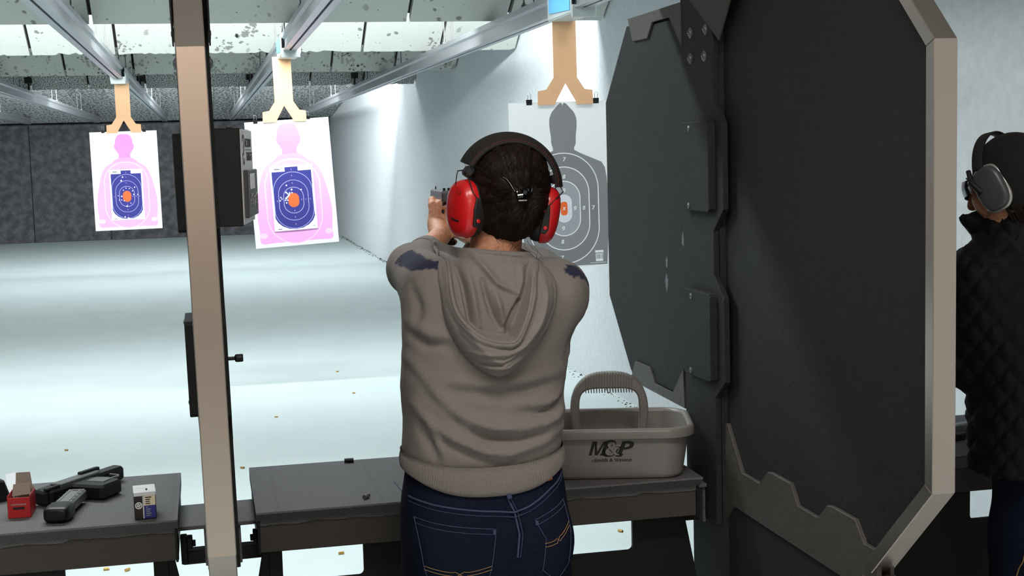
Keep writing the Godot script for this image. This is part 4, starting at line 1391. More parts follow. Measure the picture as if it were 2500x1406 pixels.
# ---------------------------------------------------------------- bodies: distance fields turned into one skin (surface nets)
class Field:
	var caps: Array[PackedFloat32Array] = []      # ax ay az bx by bz ra rb blend
	var ell: Array[PackedFloat32Array] = []       # cx cy cz rx ry rz blend
	var lo := 0.0
	var hi := -1.0
	var dy := 0.02
	var rc := PackedFloat32Array()                 # rings: cx, half width, half depth, cz per level
	var rblend := 0.03
	func cap(a: Vector3, b: Vector3, ra: float, rb: float, k := 0.02) -> void:
		caps.append(PackedFloat32Array([a.x, a.y, a.z, b.x - a.x, b.y - a.y, b.z - a.z, ra, rb, k, maxf((b - a).length_squared(), 1e-9)]))
	func ball(c: Vector3, r: Vector3, k := 0.02) -> void:
		ell.append(PackedFloat32Array([c.x, c.y, c.z, r.x, r.y, r.z, k]))
	# rows of height, left, right, half depth, middle z; smooth between
	func rings(rows: Array, step := 0.01) -> void:
		lo = rows[0][0]
		hi = rows[rows.size() - 1][0]
		dy = step
		var m := int(ceil((hi - lo) / step)) + 1
		for i in m:
			var h := minf(lo + i * step, hi)
			var k := 0
			while k < rows.size() - 2 and rows[k + 1][0] < h:
				k += 1
			var t: float = (h - rows[k][0]) / (rows[k + 1][0] - rows[k][0])
			var val := []
			for q in [1, 2, 3, 4]:
				var a: float = rows[maxi(k - 1, 0)][q]
				var b: float = rows[k][q]
				var c: float = rows[k + 1][q]
				var d: float = rows[mini(k + 2, rows.size() - 1)][q]
				val.append(cubic_interpolate(b, c, a, d, t))
			rc.append_array([(val[0] + val[1]) / 2.0, (val[1] - val[0]) / 2.0, val[2], val[3]])
	func at(p: Vector3) -> float:
		var d := 1e9
		if hi > lo:
			var f := clampf((p.y - lo) / dy, 0.0, float(rc.size() / 4 - 1) - 0.001)
			var i := int(f)
			f -= i
			i *= 4
			var cx := lerpf(rc[i], rc[i + 4], f)
			var a := lerpf(rc[i + 1], rc[i + 5], f)
			var b := lerpf(rc[i + 2], rc[i + 6], f)
			var cz := lerpf(rc[i + 3], rc[i + 7], f)
			var qx := absf(p.x - cx) / a
			var qz := absf(p.z - cz) / b
			var k0 := pow(pow(qx, 2.4) + pow(qz, 2.4), 1.0 / 2.4)
			var k1 := sqrt(qx * qx / (a * a) + qz * qz / (b * b))
			d = k0 * (k0 - 1.0) / maxf(k1, 1e-4) if k0 > 1e-3 else -minf(a, b)
			d = maxf(d, maxf(lo - p.y, p.y - hi))
		for c in caps:
			var x := p.x - c[0]
			var y := p.y - c[1]
			var z := p.z - c[2]
			var t := clampf((x * c[3] + y * c[4] + z * c[5]) / c[9], 0.0, 1.0)
			x -= c[3] * t
			y -= c[4] * t
			z -= c[5] * t
			var e := sqrt(x * x + y * y + z * z) - c[6] - (c[7] - c[6]) * t
			var k := c[8]
			var h := k - absf(d - e)
			d = minf(d, e) - (h * h / (4.0 * k) if h > 0.0 else 0.0)
		for c in ell:
			var x := (p.x - c[0]) / c[3]
			var y := (p.y - c[1]) / c[4]
			var z := (p.z - c[2]) / c[5]
			var k0 := sqrt(x * x + y * y + z * z)
			var x2 := x / c[3]
			var y2 := y / c[4]
			var z2 := z / c[5]
			var k1 := sqrt(x2 * x2 + y2 * y2 + z2 * z2)
			var e := k0 * (k0 - 1.0) / maxf(k1, 1e-4)
			var k := c[6]
			var h := k - absf(d - e)
			d = minf(d, e) - (h * h / (4.0 * k) if h > 0.0 else 0.0)
		return d
	# how far behind (towards the camera, +z) the skin lies at that x and height
	func back_z(x: float, y: float, from: float) -> float:
		var z := from
		for i in 60:
			var d := at(Vector3(x, y, z))
			if d < 0.0004:
				return z
			z -= d * 0.9
			if z < from - 0.6:
				return NAN
		return z
	func normal(p: Vector3) -> Vector3:
		var e := 0.002
		var d := at(p)
		return Vector3(at(p + Vector3(e, 0, 0)) - d, at(p + Vector3(0, e, 0)) - d, at(p + Vector3(0, 0, e)) - d).normalized()
	func skin(from: Vector3, to: Vector3, cell: float) -> MB:
		var B := 4
		var nb := Vector3i(((to - from) / (cell * B)).ceil())
		var half := cell * B * 0.87 + cell * 1.5
		var verts := {}
		var pos := PackedVector3Array()
		var val := {}
		var sx := (nb.x + 1) * B + 4
		var sy := (nb.y + 1) * B + 4
		var cells: Array[Vector3i] = []
		for bi in nb.x:
			for bj in nb.y:
				for bk in nb.z:
					var c := from + Vector3(bi + 0.5, bj + 0.5, bk + 0.5) * cell * B
					if absf(at(c)) > half * 1.25:
						continue
					for i in B:
						for j in B:
							for k in B:
								cells.append(Vector3i(bi * B + i, bj * B + j, bk * B + k))
		for q in cells:
			for di in 2:
				for dj in 2:
					for dk in 2:
						var key := (q.x + di) + sx * ((q.y + dj) + sy * (q.z + dk))
						if not val.has(key):
							val[key] = at(from + Vector3(q.x + di, q.y + dj, q.z + dk) * cell)
		var corner := [Vector3(0, 0, 0), Vector3(1, 0, 0), Vector3(0, 1, 0), Vector3(1, 1, 0), Vector3(0, 0, 1), Vector3(1, 0, 1), Vector3(0, 1, 1), Vector3(1, 1, 1)]
		var edges := [[0, 1], [2, 3], [4, 5], [6, 7], [0, 2], [1, 3], [4, 6], [5, 7], [0, 4], [1, 5], [2, 6], [3, 7]]
		for q in cells:
			var k0 := q.x + sx * (q.y + sy * q.z)
			var g := [val[k0], val[k0 + 1], val[k0 + sx], val[k0 + sx + 1], val[k0 + sx * sy], val[k0 + sx * sy + 1], val[k0 + sx * sy + sx], val[k0 + sx * sy + sx + 1]]
			var neg := 0
			for e in g:
				if e < 0.0:
					neg += 1
			if neg == 0 or neg == 8:
				continue
			var s := Vector3.ZERO
			var m := 0
			for e in edges:
				var a: float = g[e[0]]
				var b: float = g[e[1]]
				if (a < 0.0) != (b < 0.0):
					s += (corner[e[0]] as Vector3).lerp(corner[e[1]], a / (a - b))
					m += 1
			verts[k0] = pos.size()
			pos.append(from + (Vector3(q) + s / m) * cell)
		var out := MB.new()
		out.v = pos
		for q in cells:
			var k0 := q.x + sx * (q.y + sy * q.z)
			if not verts.has(k0):
				continue
			var a: float = val[k0]
			var st := [1, sx, sx * sy]
			for ax in 3:
				var b: float = val[k0 + st[ax]]
				if (a < 0.0) == (b < 0.0):
					continue
				var u: int = st[(ax + 1) % 3]
				var w: int = st[(ax + 2) % 3]
				if not (verts.has(k0 - u) and verts.has(k0 - w) and verts.has(k0 - u - w)):
					continue
				var p0: int = verts[k0]
				var p1: int = verts[k0 - u]
				var p2: int = verts[k0 - u - w]
				var p3: int = verts[k0 - w]
				# inside at the low end: outward is +axis; order the quad so that its front (clockwise) looks outward
				if a < 0.0:
					out.ix.append_array([p0, p2, p1, p0, p3, p2])
				else:
					out.ix.append_array([p0, p1, p2, p0, p2, p3])
		out.t.resize(pos.size())
		for i in pos.size():
			out.t[i] = Vector2(pos[i].x, pos[i].y)
		out.fix()
		return out

# ridges and valleys along lines on the back of a garment: each is [points in x,h], width, height in metres
class Folds:
	var seg: Array[PackedFloat32Array] = []
	func add(pts: Array, width: float, high: float) -> void:
		var n := pts.size() / 2
		for i in n - 1:
			var t0 := float(i) / (n - 1)
			var t1 := float(i + 1) / (n - 1)
			seg.append(PackedFloat32Array([pts[i * 2], pts[i * 2 + 1], pts[i * 2 + 2] - pts[i * 2], pts[i * 2 + 3] - pts[i * 2 + 1], width, high * sin(PI * clampf(t0, 0.12, 0.88)), high * sin(PI * clampf(t1, 0.12, 0.88)), seg.size() - i]))
	func at(x: float, y: float) -> float:
		var s := 0.0
		var id := -1.0
		var best := 0.0
		for g in seg:
			var w := g[4]
			var dx := x - g[0]
			var dy := y - g[1]
			var ll := maxf(g[2] * g[2] + g[3] * g[3], 1e-9)
			var t := (dx * g[2] + dy * g[3]) / ll
			if t < -0.3 or t > 1.3:
				if dx * dx + dy * dy > w * w * 9.0:
					continue
			t = clampf(t, 0.0, 1.0)
			dx -= g[2] * t
			dy -= g[3] * t
			var q := (dx * dx + dy * dy) / (w * w)
			if q > 6.0:
				continue
			var v := lerpf(g[5], g[6], t) * exp(-q)
			if g[7] != id:
				s += best
				best = v
				id = g[7]
			elif absf(v) > absf(best):
				best = v
		return s + best

func finger(f: Field, pts: Array, r0: float, r1: float) -> void:
	for i in pts.size() - 1:
		f.cap(pts[i], pts[i + 1], lerpf(r0, r1, float(i) / (pts.size() - 1)), lerpf(r0, r1, float(i + 1) / (pts.size() - 1)), 0.004)

func head_field(c: Vector3, turn: Basis, s := 1.0) -> Field:     # c: middle of the skull; the face looks along turn * -z
	var f := Field.new()
	f.ball(c + turn * Vector3(0, 0.005, 0.0) * s, Vector3(0.075, 0.098, 0.096) * s, 0.02)
	f.cap(c + turn * Vector3(0, -0.05, -0.05) * s, c + turn * Vector3(0, -0.085, -0.07) * s, 0.052 * s, 0.028 * s, 0.04 * s)
	f.cap(c + turn * Vector3(0, 0.005, -0.094) * s, c + turn * Vector3(0, -0.032, -0.108) * s, 0.008 * s, 0.013 * s, 0.012 * s)
	for q in [-1.0, 1.0]:
		f.cap(c + turn * Vector3(0.014 * q, 0.022, -0.088) * s, c + turn * Vector3(0.042 * q, 0.018, -0.076) * s, 0.009 * s, 0.008 * s, 0.012 * s)
		f.cap(c + turn * Vector3(0.05 * q, -0.02, -0.055) * s, c + turn * Vector3(0.04 * q, -0.06, -0.04) * s, 0.02 * s, 0.018 * s, 0.03 * s)
		f.ball(c + turn * Vector3(0.077 * q, -0.005, 0.005) * s, Vector3(0.012, 0.032, 0.02) * s, 0.006 * s)
	f.cap(c + turn * Vector3(-0.016, -0.060, -0.094) * s, c + turn * Vector3(0.016, -0.060, -0.094) * s, 0.008 * s, 0.008 * s, 0.008 * s)
	return f

func face_parts(o: Node3D, c: Vector3, turn: Basis, s := 1.0) -> void:
	for q in [-1.0, 1.0]:
		var b := MB.new()
		var e := c + turn * Vector3(0.030 * q, 0.004, -0.0835) * s
		var ball := SphereMesh.new()
		ball.radius = 0.0115 * s
		ball.height = 0.023 * s
		var m := MeshInstance3D.new()
		m.mesh = ball
		m.material_override = M.eye_white
		m.name = "eye"
		m.position = e - world_of(o)
		o.add_child(m, true)
		b.lathe(PackedVector2Array([Vector2(0.0055, 0), Vector2(0.0055, 0.001), Vector2(0, 0.0012)]), Transform3D(turn * Basis(Vector3(1, 0, 0), -PI / 2), e + turn * Vector3(0, 0, -0.0103) * s), 14)
		put("iris", b, M.iris, m)
		b = MB.new()
		b.tube(PackedVector3Array([c + turn * Vector3(0.014 * q, 0.026, -0.098) * s, c + turn * Vector3(0.03 * q, 0.031, -0.094) * s, c + turn * Vector3(0.048 * q, 0.024, -0.080) * s]), 0.003, 6, 0.0015)
		put("eyebrow", b, M.dark_hair, o)
	var b2 := MB.new()
	b2.tube(PackedVector3Array([c + turn * Vector3(-0.022, -0.059, -0.096) * s, c + turn * Vector3(0, -0.0595, -0.104) * s, c + turn * Vector3(0.022, -0.059, -0.096) * s]), 0.0042, 6)
	put("lips", b2, M.lip, o)

# ---------------------------------------------------------------- the shooter
func make_shooter() -> void:
	var o := thing("person", "person seen from behind in grey hooded sweatshirt and dark jeans, aiming down the range", "person", Vector3(0.60, 0.0, -3.0))
	var hc := Vector3(0.659, 1.590, -3.045)
	var ht := Basis(Vector3(0, 1, 0), 0.16) * Basis(Vector3(0, 0, 1), -0.09)
	var shl := Vector3(0.492, 1.362, -3.05)
	var shr := Vector3(0.764, 1.352, -3.03)
	var ell := Vector3(0.476, 1.396, -3.28)
	var elr := Vector3(0.775, 1.375, -3.27)
	var wrl := Vector3(0.578, 1.462, -3.475)
	var wrr := Vector3(0.640, 1.470, -3.470)
	# one skin: trunk core, neck, arms; head and hands on finer grids of their own
	var f := Field.new()
	f.cap(Vector3(0.595, 0.95, -3.02), Vector3(0.60, 1.32, -3.03), 0.10, 0.09, 0.03)
	f.cap(Vector3(0.612, 1.36, -3.035), Vector3(0.640, 1.52, -3.045), 0.060, 0.057, 0.03)
	f.cap(Vector3(0.55, 1.37, -3.03), Vector3(0.70, 1.37, -3.03), 0.045, 0.045, 0.04)
	for q in [[shl, ell, wrl], [shr, elr, wrr]]:
		f.cap(q[0], q[1], 0.045, 0.038, 0.02)
		f.cap(q[1], q[2], 0.037, 0.027, 0.02)
	var body := f.skin(Vector3(0.40, 0.82, -3.54), Vector3(0.88, 1.60, -2.85), 0.012)
	body.add(head_field(hc, ht).skin(hc - Vector3(0.13, 0.14, 0.15), hc + Vector3(0.13, 0.14, 0.13), 0.004))
	# hands closed round the grip at G
	var G := Vector3(0.604, 1.500, -3.545)
	var hf := Field.new()
	hf.cap(wrr, G + Vector3(0.016, 0.005, 0.032), 0.027, 0.024, 0.015)                           # firing hand: heel and palm behind the grip
	hf.cap(G + Vector3(0.018, 0.030, 0.018), G + Vector3(0.020, -0.030, 0.022), 0.019, 0.021, 0.015)
	for i in 3:
		var y := 0.006 - i * 0.021
		finger(hf, [G + Vector3(0.022, y, 0.010), G + Vector3(0.024, y, -0.024), G + Vector3(0.004, y, -0.040), G + Vector3(-0.018, y - 0.002, -0.026)], 0.0098, 0.0078)
	finger(hf, [G + Vector3(0.022, 0.030, 0.006), G + Vector3(0.022, 0.040, -0.035), G + Vector3(0.018, 0.040, -0.068)], 0.0098, 0.0076)
	finger(hf, [G + Vector3(0.006, 0.028, 0.032), G + Vector3(-0.014, 0.040, 0.010), G + Vector3(-0.018, 0.042, -0.022)], 0.0115, 0.0085)
	hf.cap(wrl, G + Vector3(-0.026, -0.012, 0.022), 0.027, 0.023, 0.015)                         # supporting hand: palm on the near side
	hf.cap(G + Vector3(-0.027, 0.018, 0.008), G + Vector3(-0.026, -0.034, 0.014), 0.018, 0.020, 0.015)
	for i in 4:
		var y := 0.0 - i * 0.020
		finger(hf, [G + Vector3(-0.027, y, -0.008), G + Vector3(-0.022, y, -0.046), G + Vector3(0.006, y - 0.002, -0.060), G + Vector3(0.030, y - 0.004, -0.046)], 0.0098, 0.0076)
	finger(hf, [G + Vector3(-0.028, 0.010, 0.022), G + Vector3(-0.033, 0.036, 0.004), G + Vector3(-0.030, 0.048, -0.018), G + Vector3(-0.027, 0.050, -0.034)], 0.0130, 0.0088)
	body.add(hf.skin(G - Vector3(0.075, 0.12, 0.11), G + Vector3(0.075, 0.09, 0.10), 0.0035))
	put("body", body, M.skin, o)
	face_parts(o, hc, ht)
	# ring on the supporting hand
	var b := MB.new()
	var loop := PackedVector3Array()
	for k in 16:
		var w := TAU * k / 16.0
		loop.append(G + Vector3(-0.026 + cos(w) * 0.0108, -0.001 + sin(w) * 0.0108, -0.018))
	b.tube(loop, 0.0016, 6, -1.0, true)
	put("finger_ring", b, M.chrome, o)
	# ---- hair: swept up and twisted, with fine strands in relief
	var hr := Field.new()
	hr.ball(hc + ht * Vector3(0.0, 0.016, 0.012), Vector3(0.091, 0.096, 0.102), 0.02)
	hr.ball(hc + ht * Vector3(-0.004, -0.035, 0.038), Vector3(0.083, 0.074, 0.072), 0.03)
	hr.ball(hc + ht * Vector3(-0.006, -0.075, 0.030), Vector3(0.058, 0.040, 0.050), 0.03)
	hr.cap(hc + ht * Vector3(-0.022, -0.015, 0.114), hc + ht * Vector3(-0.016, -0.055, 0.104), 0.024, 0.022, 0.010)
	hr.cap(hc + ht * Vector3(-0.048, 0.006, 0.098), hc + ht * Vector3(-0.010, 0.026, 0.108), 0.020, 0.018, 0.008)
	hr.cap(hc + ht * Vector3(0.028, -0.022, 0.110), hc + ht * Vector3(0.010, -0.070, 0.096), 0.020, 0.016, 0.009)
	var hm := hr.skin(hc - Vector3(0.12, 0.15, 0.13), hc + Vector3(0.12, 0.15, 0.16), 0.0042)
	var nz := FastNoiseLite.new()
	nz.seed = 9
	nz.frequency = 1.0
	var keep := PackedInt32Array()
	for i in hm.v.size():
		var p := ht.inverse() * (hm.v[i] - hc)
		var q := (p - Vector3(0.0, -0.02, 0.10))
		var ang := atan2(q.y, q.x)
		hm.v[i] += hm.n[i] * (nz.get_noise_2d(ang * 5.0 + 9.0, q.length() * 9.0) * 0.0045 + nz.get_noise_2d(ang * 14.0, q.length() * 14.0) * 0.0026 + nz.get_noise_2d(ang * 40.0 + 50.0, q.length() * 18.0) * 0.0010)
	for i in range(0, hm.ix.size(), 3):       # leave the face free
		var p := ht.inverse() * ((hm.v[hm.ix[i]] + hm.v[hm.ix[i + 1]] + hm.v[hm.ix[i + 2]]) / 3.0 - hc)
		if not (p.z < -0.045 and p.y < 0.055):
			keep.append_array([hm.ix[i], hm.ix[i + 1], hm.ix[i + 2]])
	hm.ix = keep
	hm.fix()
	var hair := put("hair", hm, M.dark_hair, o)
	var st := MB.new()
	var rg := RandomNumberGenerator.new()
	rg.seed = 4
	for i in 110:                              # combed strands over the crown towards the clip
		var a := rg.randf_range(-0.3, PI + 0.3)
		var p := PackedVector3Array()
		var r0 := rg.randf_range(0.05, 0.13)
		for k in 9:
			var r := lerpf(r0, 0.02, k / 8.0)
			var l := Vector3(cos(a + k * 0.02) * r, -0.015 + sin(a + k * 0.02) * r, 0)
			var w := hc + ht * l
			var z := hr.back_z(w.x, w.y, hc.z + 0.2)
			if is_nan(z):
				continue
			p.append(Vector3(w.x, w.y, z + 0.0012))
		if p.size() > 4:
			st.tube(p, 0.0007, 4, 0.0004)
	for q in [[0.690, 1.475, 0.030], [0.665, 1.470, -0.02], [0.645, 1.472, 0.02], [0.700, 1.462, 0.025], [0.62, 1.478, -0.015], [0.680, 1.468, 0.04]]:   # loose curls in the nape
		var p := PackedVector3Array()
		for k in 14:
			var t := k / 13.0
			p.append(Vector3(q[0] + q[2] * t + sin(t * 9.0 + q[0] * 60.0) * 0.006, q[1] - 0.05 * t, -2.972 + 0.006 * sin(t * 7.0)))
		st.tube(p, 0.0005, 4, 0.0002)
	for i in 9:                                # flyaway hair by the headband
		var p := PackedVector3Array()
		var x := 0.56 + rg.randf() * 0.05
		for k in 8:
			var t := k / 7.0
			p.append(Vector3(x - t * rg.randf_range(0.004, 0.014), 1.64 + (x - 0.56) * 0.7 + 0.018 * t, -3.0 + t * 0.01))
		st.tube(p, 0.0004, 4, 0.0002)
	put("hair_strand", st, M.dark_hair, hair).set_meta("kind", "stuff")
	# ---- sweatshirt
	var sw := Field.new()
	sw.rings([[0.985, 0.406, 0.758, 0.118, -3.030], [1.02, 0.404, 0.764, 0.123, -3.030], [1.07, 0.407, 0.768, 0.124, -3.030], [1.115, 0.406, 0.771, 0.122, -3.03], [1.16, 0.404, 0.775, 0.120, -3.03], [1.206, 0.407, 0.784, 0.118, -3.03], [1.25, 0.410, 0.794, 0.117, -3.03], [1.295, 0.415, 0.806, 0.115, -3.03], [1.34, 0.432, 0.805, 0.108, -3.03], [1.38, 0.465, 0.775, 0.096, -3.03], [1.415, 0.515, 0.735, 0.082, -3.03], [1.445, 0.552, 0.700, 0.070, -3.03]])
	sw.cap(shl, ell, 0.077, 0.058, 0.045)
	sw.cap(ell, ell.lerp(wrl, 0.46), 0.055, 0.043, 0.03)
	sw.cap(shr, elr, 0.075, 0.058, 0.045)
	sw.cap(elr, elr.lerp(wrr, 0.46), 0.056, 0.043, 0.03)
	var wm := sw.skin(Vector3(0.36, 0.96, -3.47), Vector3(0.90, 1.49, -2.86), 0.0072)
	var fo := Folds.new()
	fo.add([0.415, 1.225, 0.445, 1.175, 0.485, 1.125, 0.53, 1.09, 0.59, 1.076, 0.66, 1.072, 0.72, 1.078, 0.765, 1.095], 0.015, 0.011)
	fo.add([0.42, 1.205, 0.46, 1.145, 0.51, 1.095, 0.57, 1.058, 0.64, 1.048, 0.70, 1.052], 0.012, -0.010)
	fo.add([0.425, 1.13, 0.455, 1.085, 0.50, 1.052, 0.56, 1.026, 0.62, 1.020, 0.70, 1.036, 0.755, 1.06], 0.012, 0.010)
	fo.add([0.44, 1.09, 0.48, 1.052, 0.53, 1.026, 0.58, 1.008], 0.010, -0.009)
	fo.add([0.43, 1.08, 0.45, 1.045, 0.465, 1.01], 0.008, -0.006)
	fo.add([0.445, 1.10, 0.465, 1.06, 0.48, 1.02], 0.008, 0.006)
	fo.add([0.50, 1.162, 0.58, 1.152, 0.66, 1.152, 0.74, 1.163], 0.013, -0.008)
	fo.add([0.48, 1.185, 0.56, 1.172, 0.64, 1.172, 0.75, 1.185], 0.016, 0.006)
	fo.add([0.64, 1.105, 0.70, 1.098, 0.745, 1.118, 0.772, 1.145], 0.009, -0.007)
	fo.add([0.66, 1.125, 0.72, 1.118, 0.765, 1.14], 0.009, 0.006)
	fo.add([0.70, 1.075, 0.73, 1.085, 0.75, 1.10], 0.006, 0.005)
	fo.add([0.415, 1.285, 0.45, 1.262, 0.50, 1.258], 0.009, -0.008)
	fo.add([0.42, 1.31, 0.46, 1.285, 0.52, 1.275], 0.013, 0.006)
	fo.add([0.81, 1.28, 0.785, 1.245, 0.77, 1.21], 0.010, -0.006)
	fo.add([0.80, 1.26, 0.80, 1.235, 0.785, 1.215], 0.008, 0.007)
	fo.add([0.43, 1.39, 0.44, 1.34, 0.435, 1.30], 0.010, -0.006)
	var navy := Color(0.115, 0.15, 0.32)
	var stripe_l := pv([0.438, 1.458, 0.442, 1.446, 0.458, 1.455, 0.470, 1.449, 0.484, 1.437, 0.500, 1.438, 0.514, 1.431, 0.532, 1.430, 0.545, 1.429, 0.545, 1.417, 0.528, 1.416, 0.505, 1.417, 0.483, 1.421, 0.460, 1.423, 0.441, 1.418, 0.425, 1.421, 0.395, 1.412, 0.400, 1.430, 0.42, 1.452])
	var stripe_r := pv([0.766, 1.399, 0.773, 1.406, 0.779, 1.415, 0.802, 1.412, 0.816, 1.398, 0.850, 1.36, 0.850, 1.34, 0.820, 1.380, 0.809, 1.383, 0.800, 1.391, 0.792, 1.387, 0.783, 1.390, 0.779, 1.397])
	wm.c.resize(wm.v.size())
	for i in wm.v.size():
		var p := wm.v[i]
		var back := clampf(wm.n[i].z * 2.0, 0.0, 1.0)
		wm.v[i] += wm.n[i] * (fo.at(p.x, p.y) * 1.85 * back + nz.get_noise_3dv(p * 9.0) * 0.003)
		# navy yoke that runs over both shoulders, with a wavy knitted edge
		var col := Color.WHITE
		if p.z > -3.22 and (Geometry2D.is_point_in_polygon(Vector2(p.x, p.y + 0.004), stripe_l) or Geometry2D.is_point_in_polygon(Vector2(p.x, p.y), stripe_r)):
			col = navy
		wm.c[i] = col
	wm.fix()
	put("sweatshirt", wm, M.heather_knit, o)
	# ribbed hem: every rib is a ridge
	var cols := 1100
	var rows := 12
	var hp := PackedVector3Array()
	for i in rows:
		for j in cols:
			var w := TAU * j / cols
			var cx := 0.583
			var cz := -3.030
			var e := 1.0 / pow(pow(absf(cos(w)), 2.4) + pow(absf(sin(w)), 2.4), 1.0 / 2.4)
			var x := cos(w) * e
			var dip := 1.0 - pow(absf(x), 2.6) if sin(w) > 0.0 else 0.0
			var h0 := 0.974 - 0.048 * dip
			var h1 := 1.016 - 0.024 * dip
			var t := float(i) / (rows - 1)
			var swell := 0.004 * sin(t * PI) + (0.004 if i == rows - 1 else 0.0)
			var rib := 0.0016 * absf(sin(w * 135.0)) * (1.0 if i > 0 and i < rows - 1 else 0.3)
			var a := lerpf(0.183, 0.180, t) + swell + rib
			var bb := lerpf(0.129, 0.124, t) + swell + rib
			if i == 0:
				a -= 0.004
				bb -= 0.004
			hp.append(Vector3(cx + x * a, lerpf(h0, h1, t), cz + sin(w) * e * bb))
	b = MB.new()
	b.grid(hp, rows, cols, true)
	put("ribbed_hem", b, M.heather_knit_plain, o)
	for q in [[ell, wrl], [elr, wrr]]:
		b = MB.new()
		var dir: Vector3 = (q[1] - q[0]).normalized()
		var sx := dir.cross(Vector3.UP).normalized()
		var sy := sx.cross(dir)
		var cp := PackedVector3Array()
		for i in 6:
			for j in 240:
				var w := TAU * j / 240.0
				var r := 0.044 - 0.0018 * i + 0.0012 * absf(sin(w * 30.0)) - (0.004 if i == 5 else 0.0)
				cp.append((q[0] as Vector3).lerp(q[1], 0.40 + 0.042 * i) + (sx * cos(w) + sy * sin(w)) * r)
		b.grid(cp, 6, 240, true)
		put("ribbed_cuff", b, M.heather_knit_plain, o)
	make_hood(o, sw)
	make_jeans(o)
	make_muffs(hc, ht, hr)
	make_hair_clip(hc, ht, hr)
	make_held_pistol(G)

func make_hood(o: Node3D, sw: Field) -> void:
	var outer := curve2([Vector2(0.545, 1.462), Vector2(0.510, 1.450), Vector2(0.488, 1.418), Vector2(0.486, 1.37), Vector2(0.492, 1.307), Vector2(0.513, 1.256), Vector2(0.546, 1.215), Vector2(0.585, 1.191), Vector2(0.615, 1.190), Vector2(0.656, 1.220), Vector2(0.697, 1.261), Vector2(0.727, 1.309), Vector2(0.742, 1.355), Vector2(0.741, 1.392), Vector2(0.722, 1.424), Vector2(0.698, 1.446)], 5)
	var edge := [0.552, 1.464, 0.535, 1.458, 0.519, 1.447, 0.509, 1.417, 0.505, 1.376, 0.510, 1.336, 0.526, 1.308, 0.552, 1.285, 0.582, 1.273, 0.612, 1.269, 0.630, 1.274, 0.647, 1.302, 0.661, 1.331, 0.674, 1.367, 0.685, 1.405, 0.689, 1.440]
	var ev := []
	for q in range(0, edge.size(), 2):
		ev.append(Vector2(edge[q], edge[q + 1]))
	var rim := curve2(ev, 5)
	var inner := Folds.new()          # the lining that falls into the hood
	inner.add([0.524, 1.440, 0.529, 1.412, 0.533, 1.384, 0.537, 1.341, 0.542, 1.299], 0.0045, -0.030)
	inner.add([0.540, 1.445, 0.546, 1.400, 0.552, 1.350, 0.558, 1.300], 0.009, 0.018)
	inner.add([0.562, 1.452, 0.585, 1.419, 0.605, 1.390, 0.645, 1.369], 0.007, 0.016)
	inner.add([0.574, 1.395, 0.581, 1.358, 0.589, 1.325, 0.603, 1.296], 0.006, -0.018)
	inner.add([0.598, 1.375, 0.606, 1.340, 0.613, 1.305], 0.007, 0.016)
	inner.add([0.650, 1.350, 0.634, 1.322, 0.622, 1.299, 0.622, 1.278], 0.0045, -0.026)
	inner.add([0.665, 1.425, 0.660, 1.390, 0.650, 1.360], 0.008, 0.012)
	inner.add([0.643, 1.450, 0.644, 1.402, 0.653, 1.371, 0.637, 1.336], 0.0018, 0.0035)
	var outf := Folds.new()           # wrinkles of the bag below the rim
	outf.add([0.527, 1.234, 0.555, 1.222, 0.598, 1.221, 0.652, 1.246], 0.0035, -0.008)
	outf.add([0.540, 1.222, 0.578, 1.211, 0.612, 1.212, 0.661, 1.240], 0.004, 0.008)
	outf.add([0.550, 1.207, 0.578, 1.200, 0.612, 1.203, 0.661, 1.231], 0.003, -0.007)
	outf.add([0.513, 1.256, 0.551, 1.245, 0.608, 1.243, 0.650, 1.258], 0.004, 0.005)
	outf.add([0.560, 1.236, 0.600, 1.232, 0.640, 1.246], 0.003, -0.005)
	outf.add([0.590, 1.256, 0.620, 1.252, 0.655, 1.275], 0.0035, -0.006)
	outf.add([0.697, 1.405, 0.690, 1.357, 0.670, 1.316, 0.645, 1.272], 0.006, -0.012)
	outf.add([0.712, 1.415, 0.708, 1.355, 0.687, 1.303, 0.655, 1.258], 0.006, 0.006)
	outf.add([0.733, 1.395, 0.727, 1.341, 0.701, 1.295, 0.666, 1.250], 0.005, -0.006)
	outf.add([0.496, 1.400, 0.498, 1.340, 0.516, 1.285, 0.545, 1.255], 0.004, -0.004)
	var step := 0.0023
	var x0 := 0.472
	var y0 := 1.178
	var nx := 124
	var ny := 130
	var b := MB.new()
	var id := {}
	for j in ny:
		for i in nx:
			var p := Vector2(x0 + i * step, y0 + j * step)
			var ins := Geometry2D.is_point_in_polygon(p, outer)
			var e := dist_to(p, outer)
			if not ins and e > step * 1.5:
				continue
			if not ins:
				p = nearest_on(p, outer)
			var x := p.x
			var y := p.y
			var z := sw.back_z(x, minf(y, 1.44), -2.80)
			if is_nan(z):
				continue
			var h := -0.006
			if ins:
				var r := dist_to(p, rim)
				var low := smoothstep(1.45, 1.28, y)             # the hood hangs out most at its lowest point
				var rise := sqrt(clampf(e / 0.035, 0.0, 1.0))
				var full := lerpf(0.026, 0.068, low)
				if Geometry2D.is_point_in_polygon(p, rim):
					h = full * rise * (1.0 - 0.80 * smoothstep(0.0, 0.011, r)) + 0.014 * smoothstep(1.30, 1.44, y) * smoothstep(0.0, 0.03, r) + inner.at(x, y) * smoothstep(0.003, 0.014, r)
					h = maxf(h, 0.002)
				else:
					h = full * rise + outf.at(x, y) * smoothstep(0.0, 0.010, e) + 0.0035 * exp(-pow((r - 0.006) / 0.005, 2.0)) - 0.003 * exp(-pow((r - 0.0135) / 0.0016, 2.0))
			id[j * nx + i] = b.v.size()
			b.v.append(Vector3(x, y, z + h))
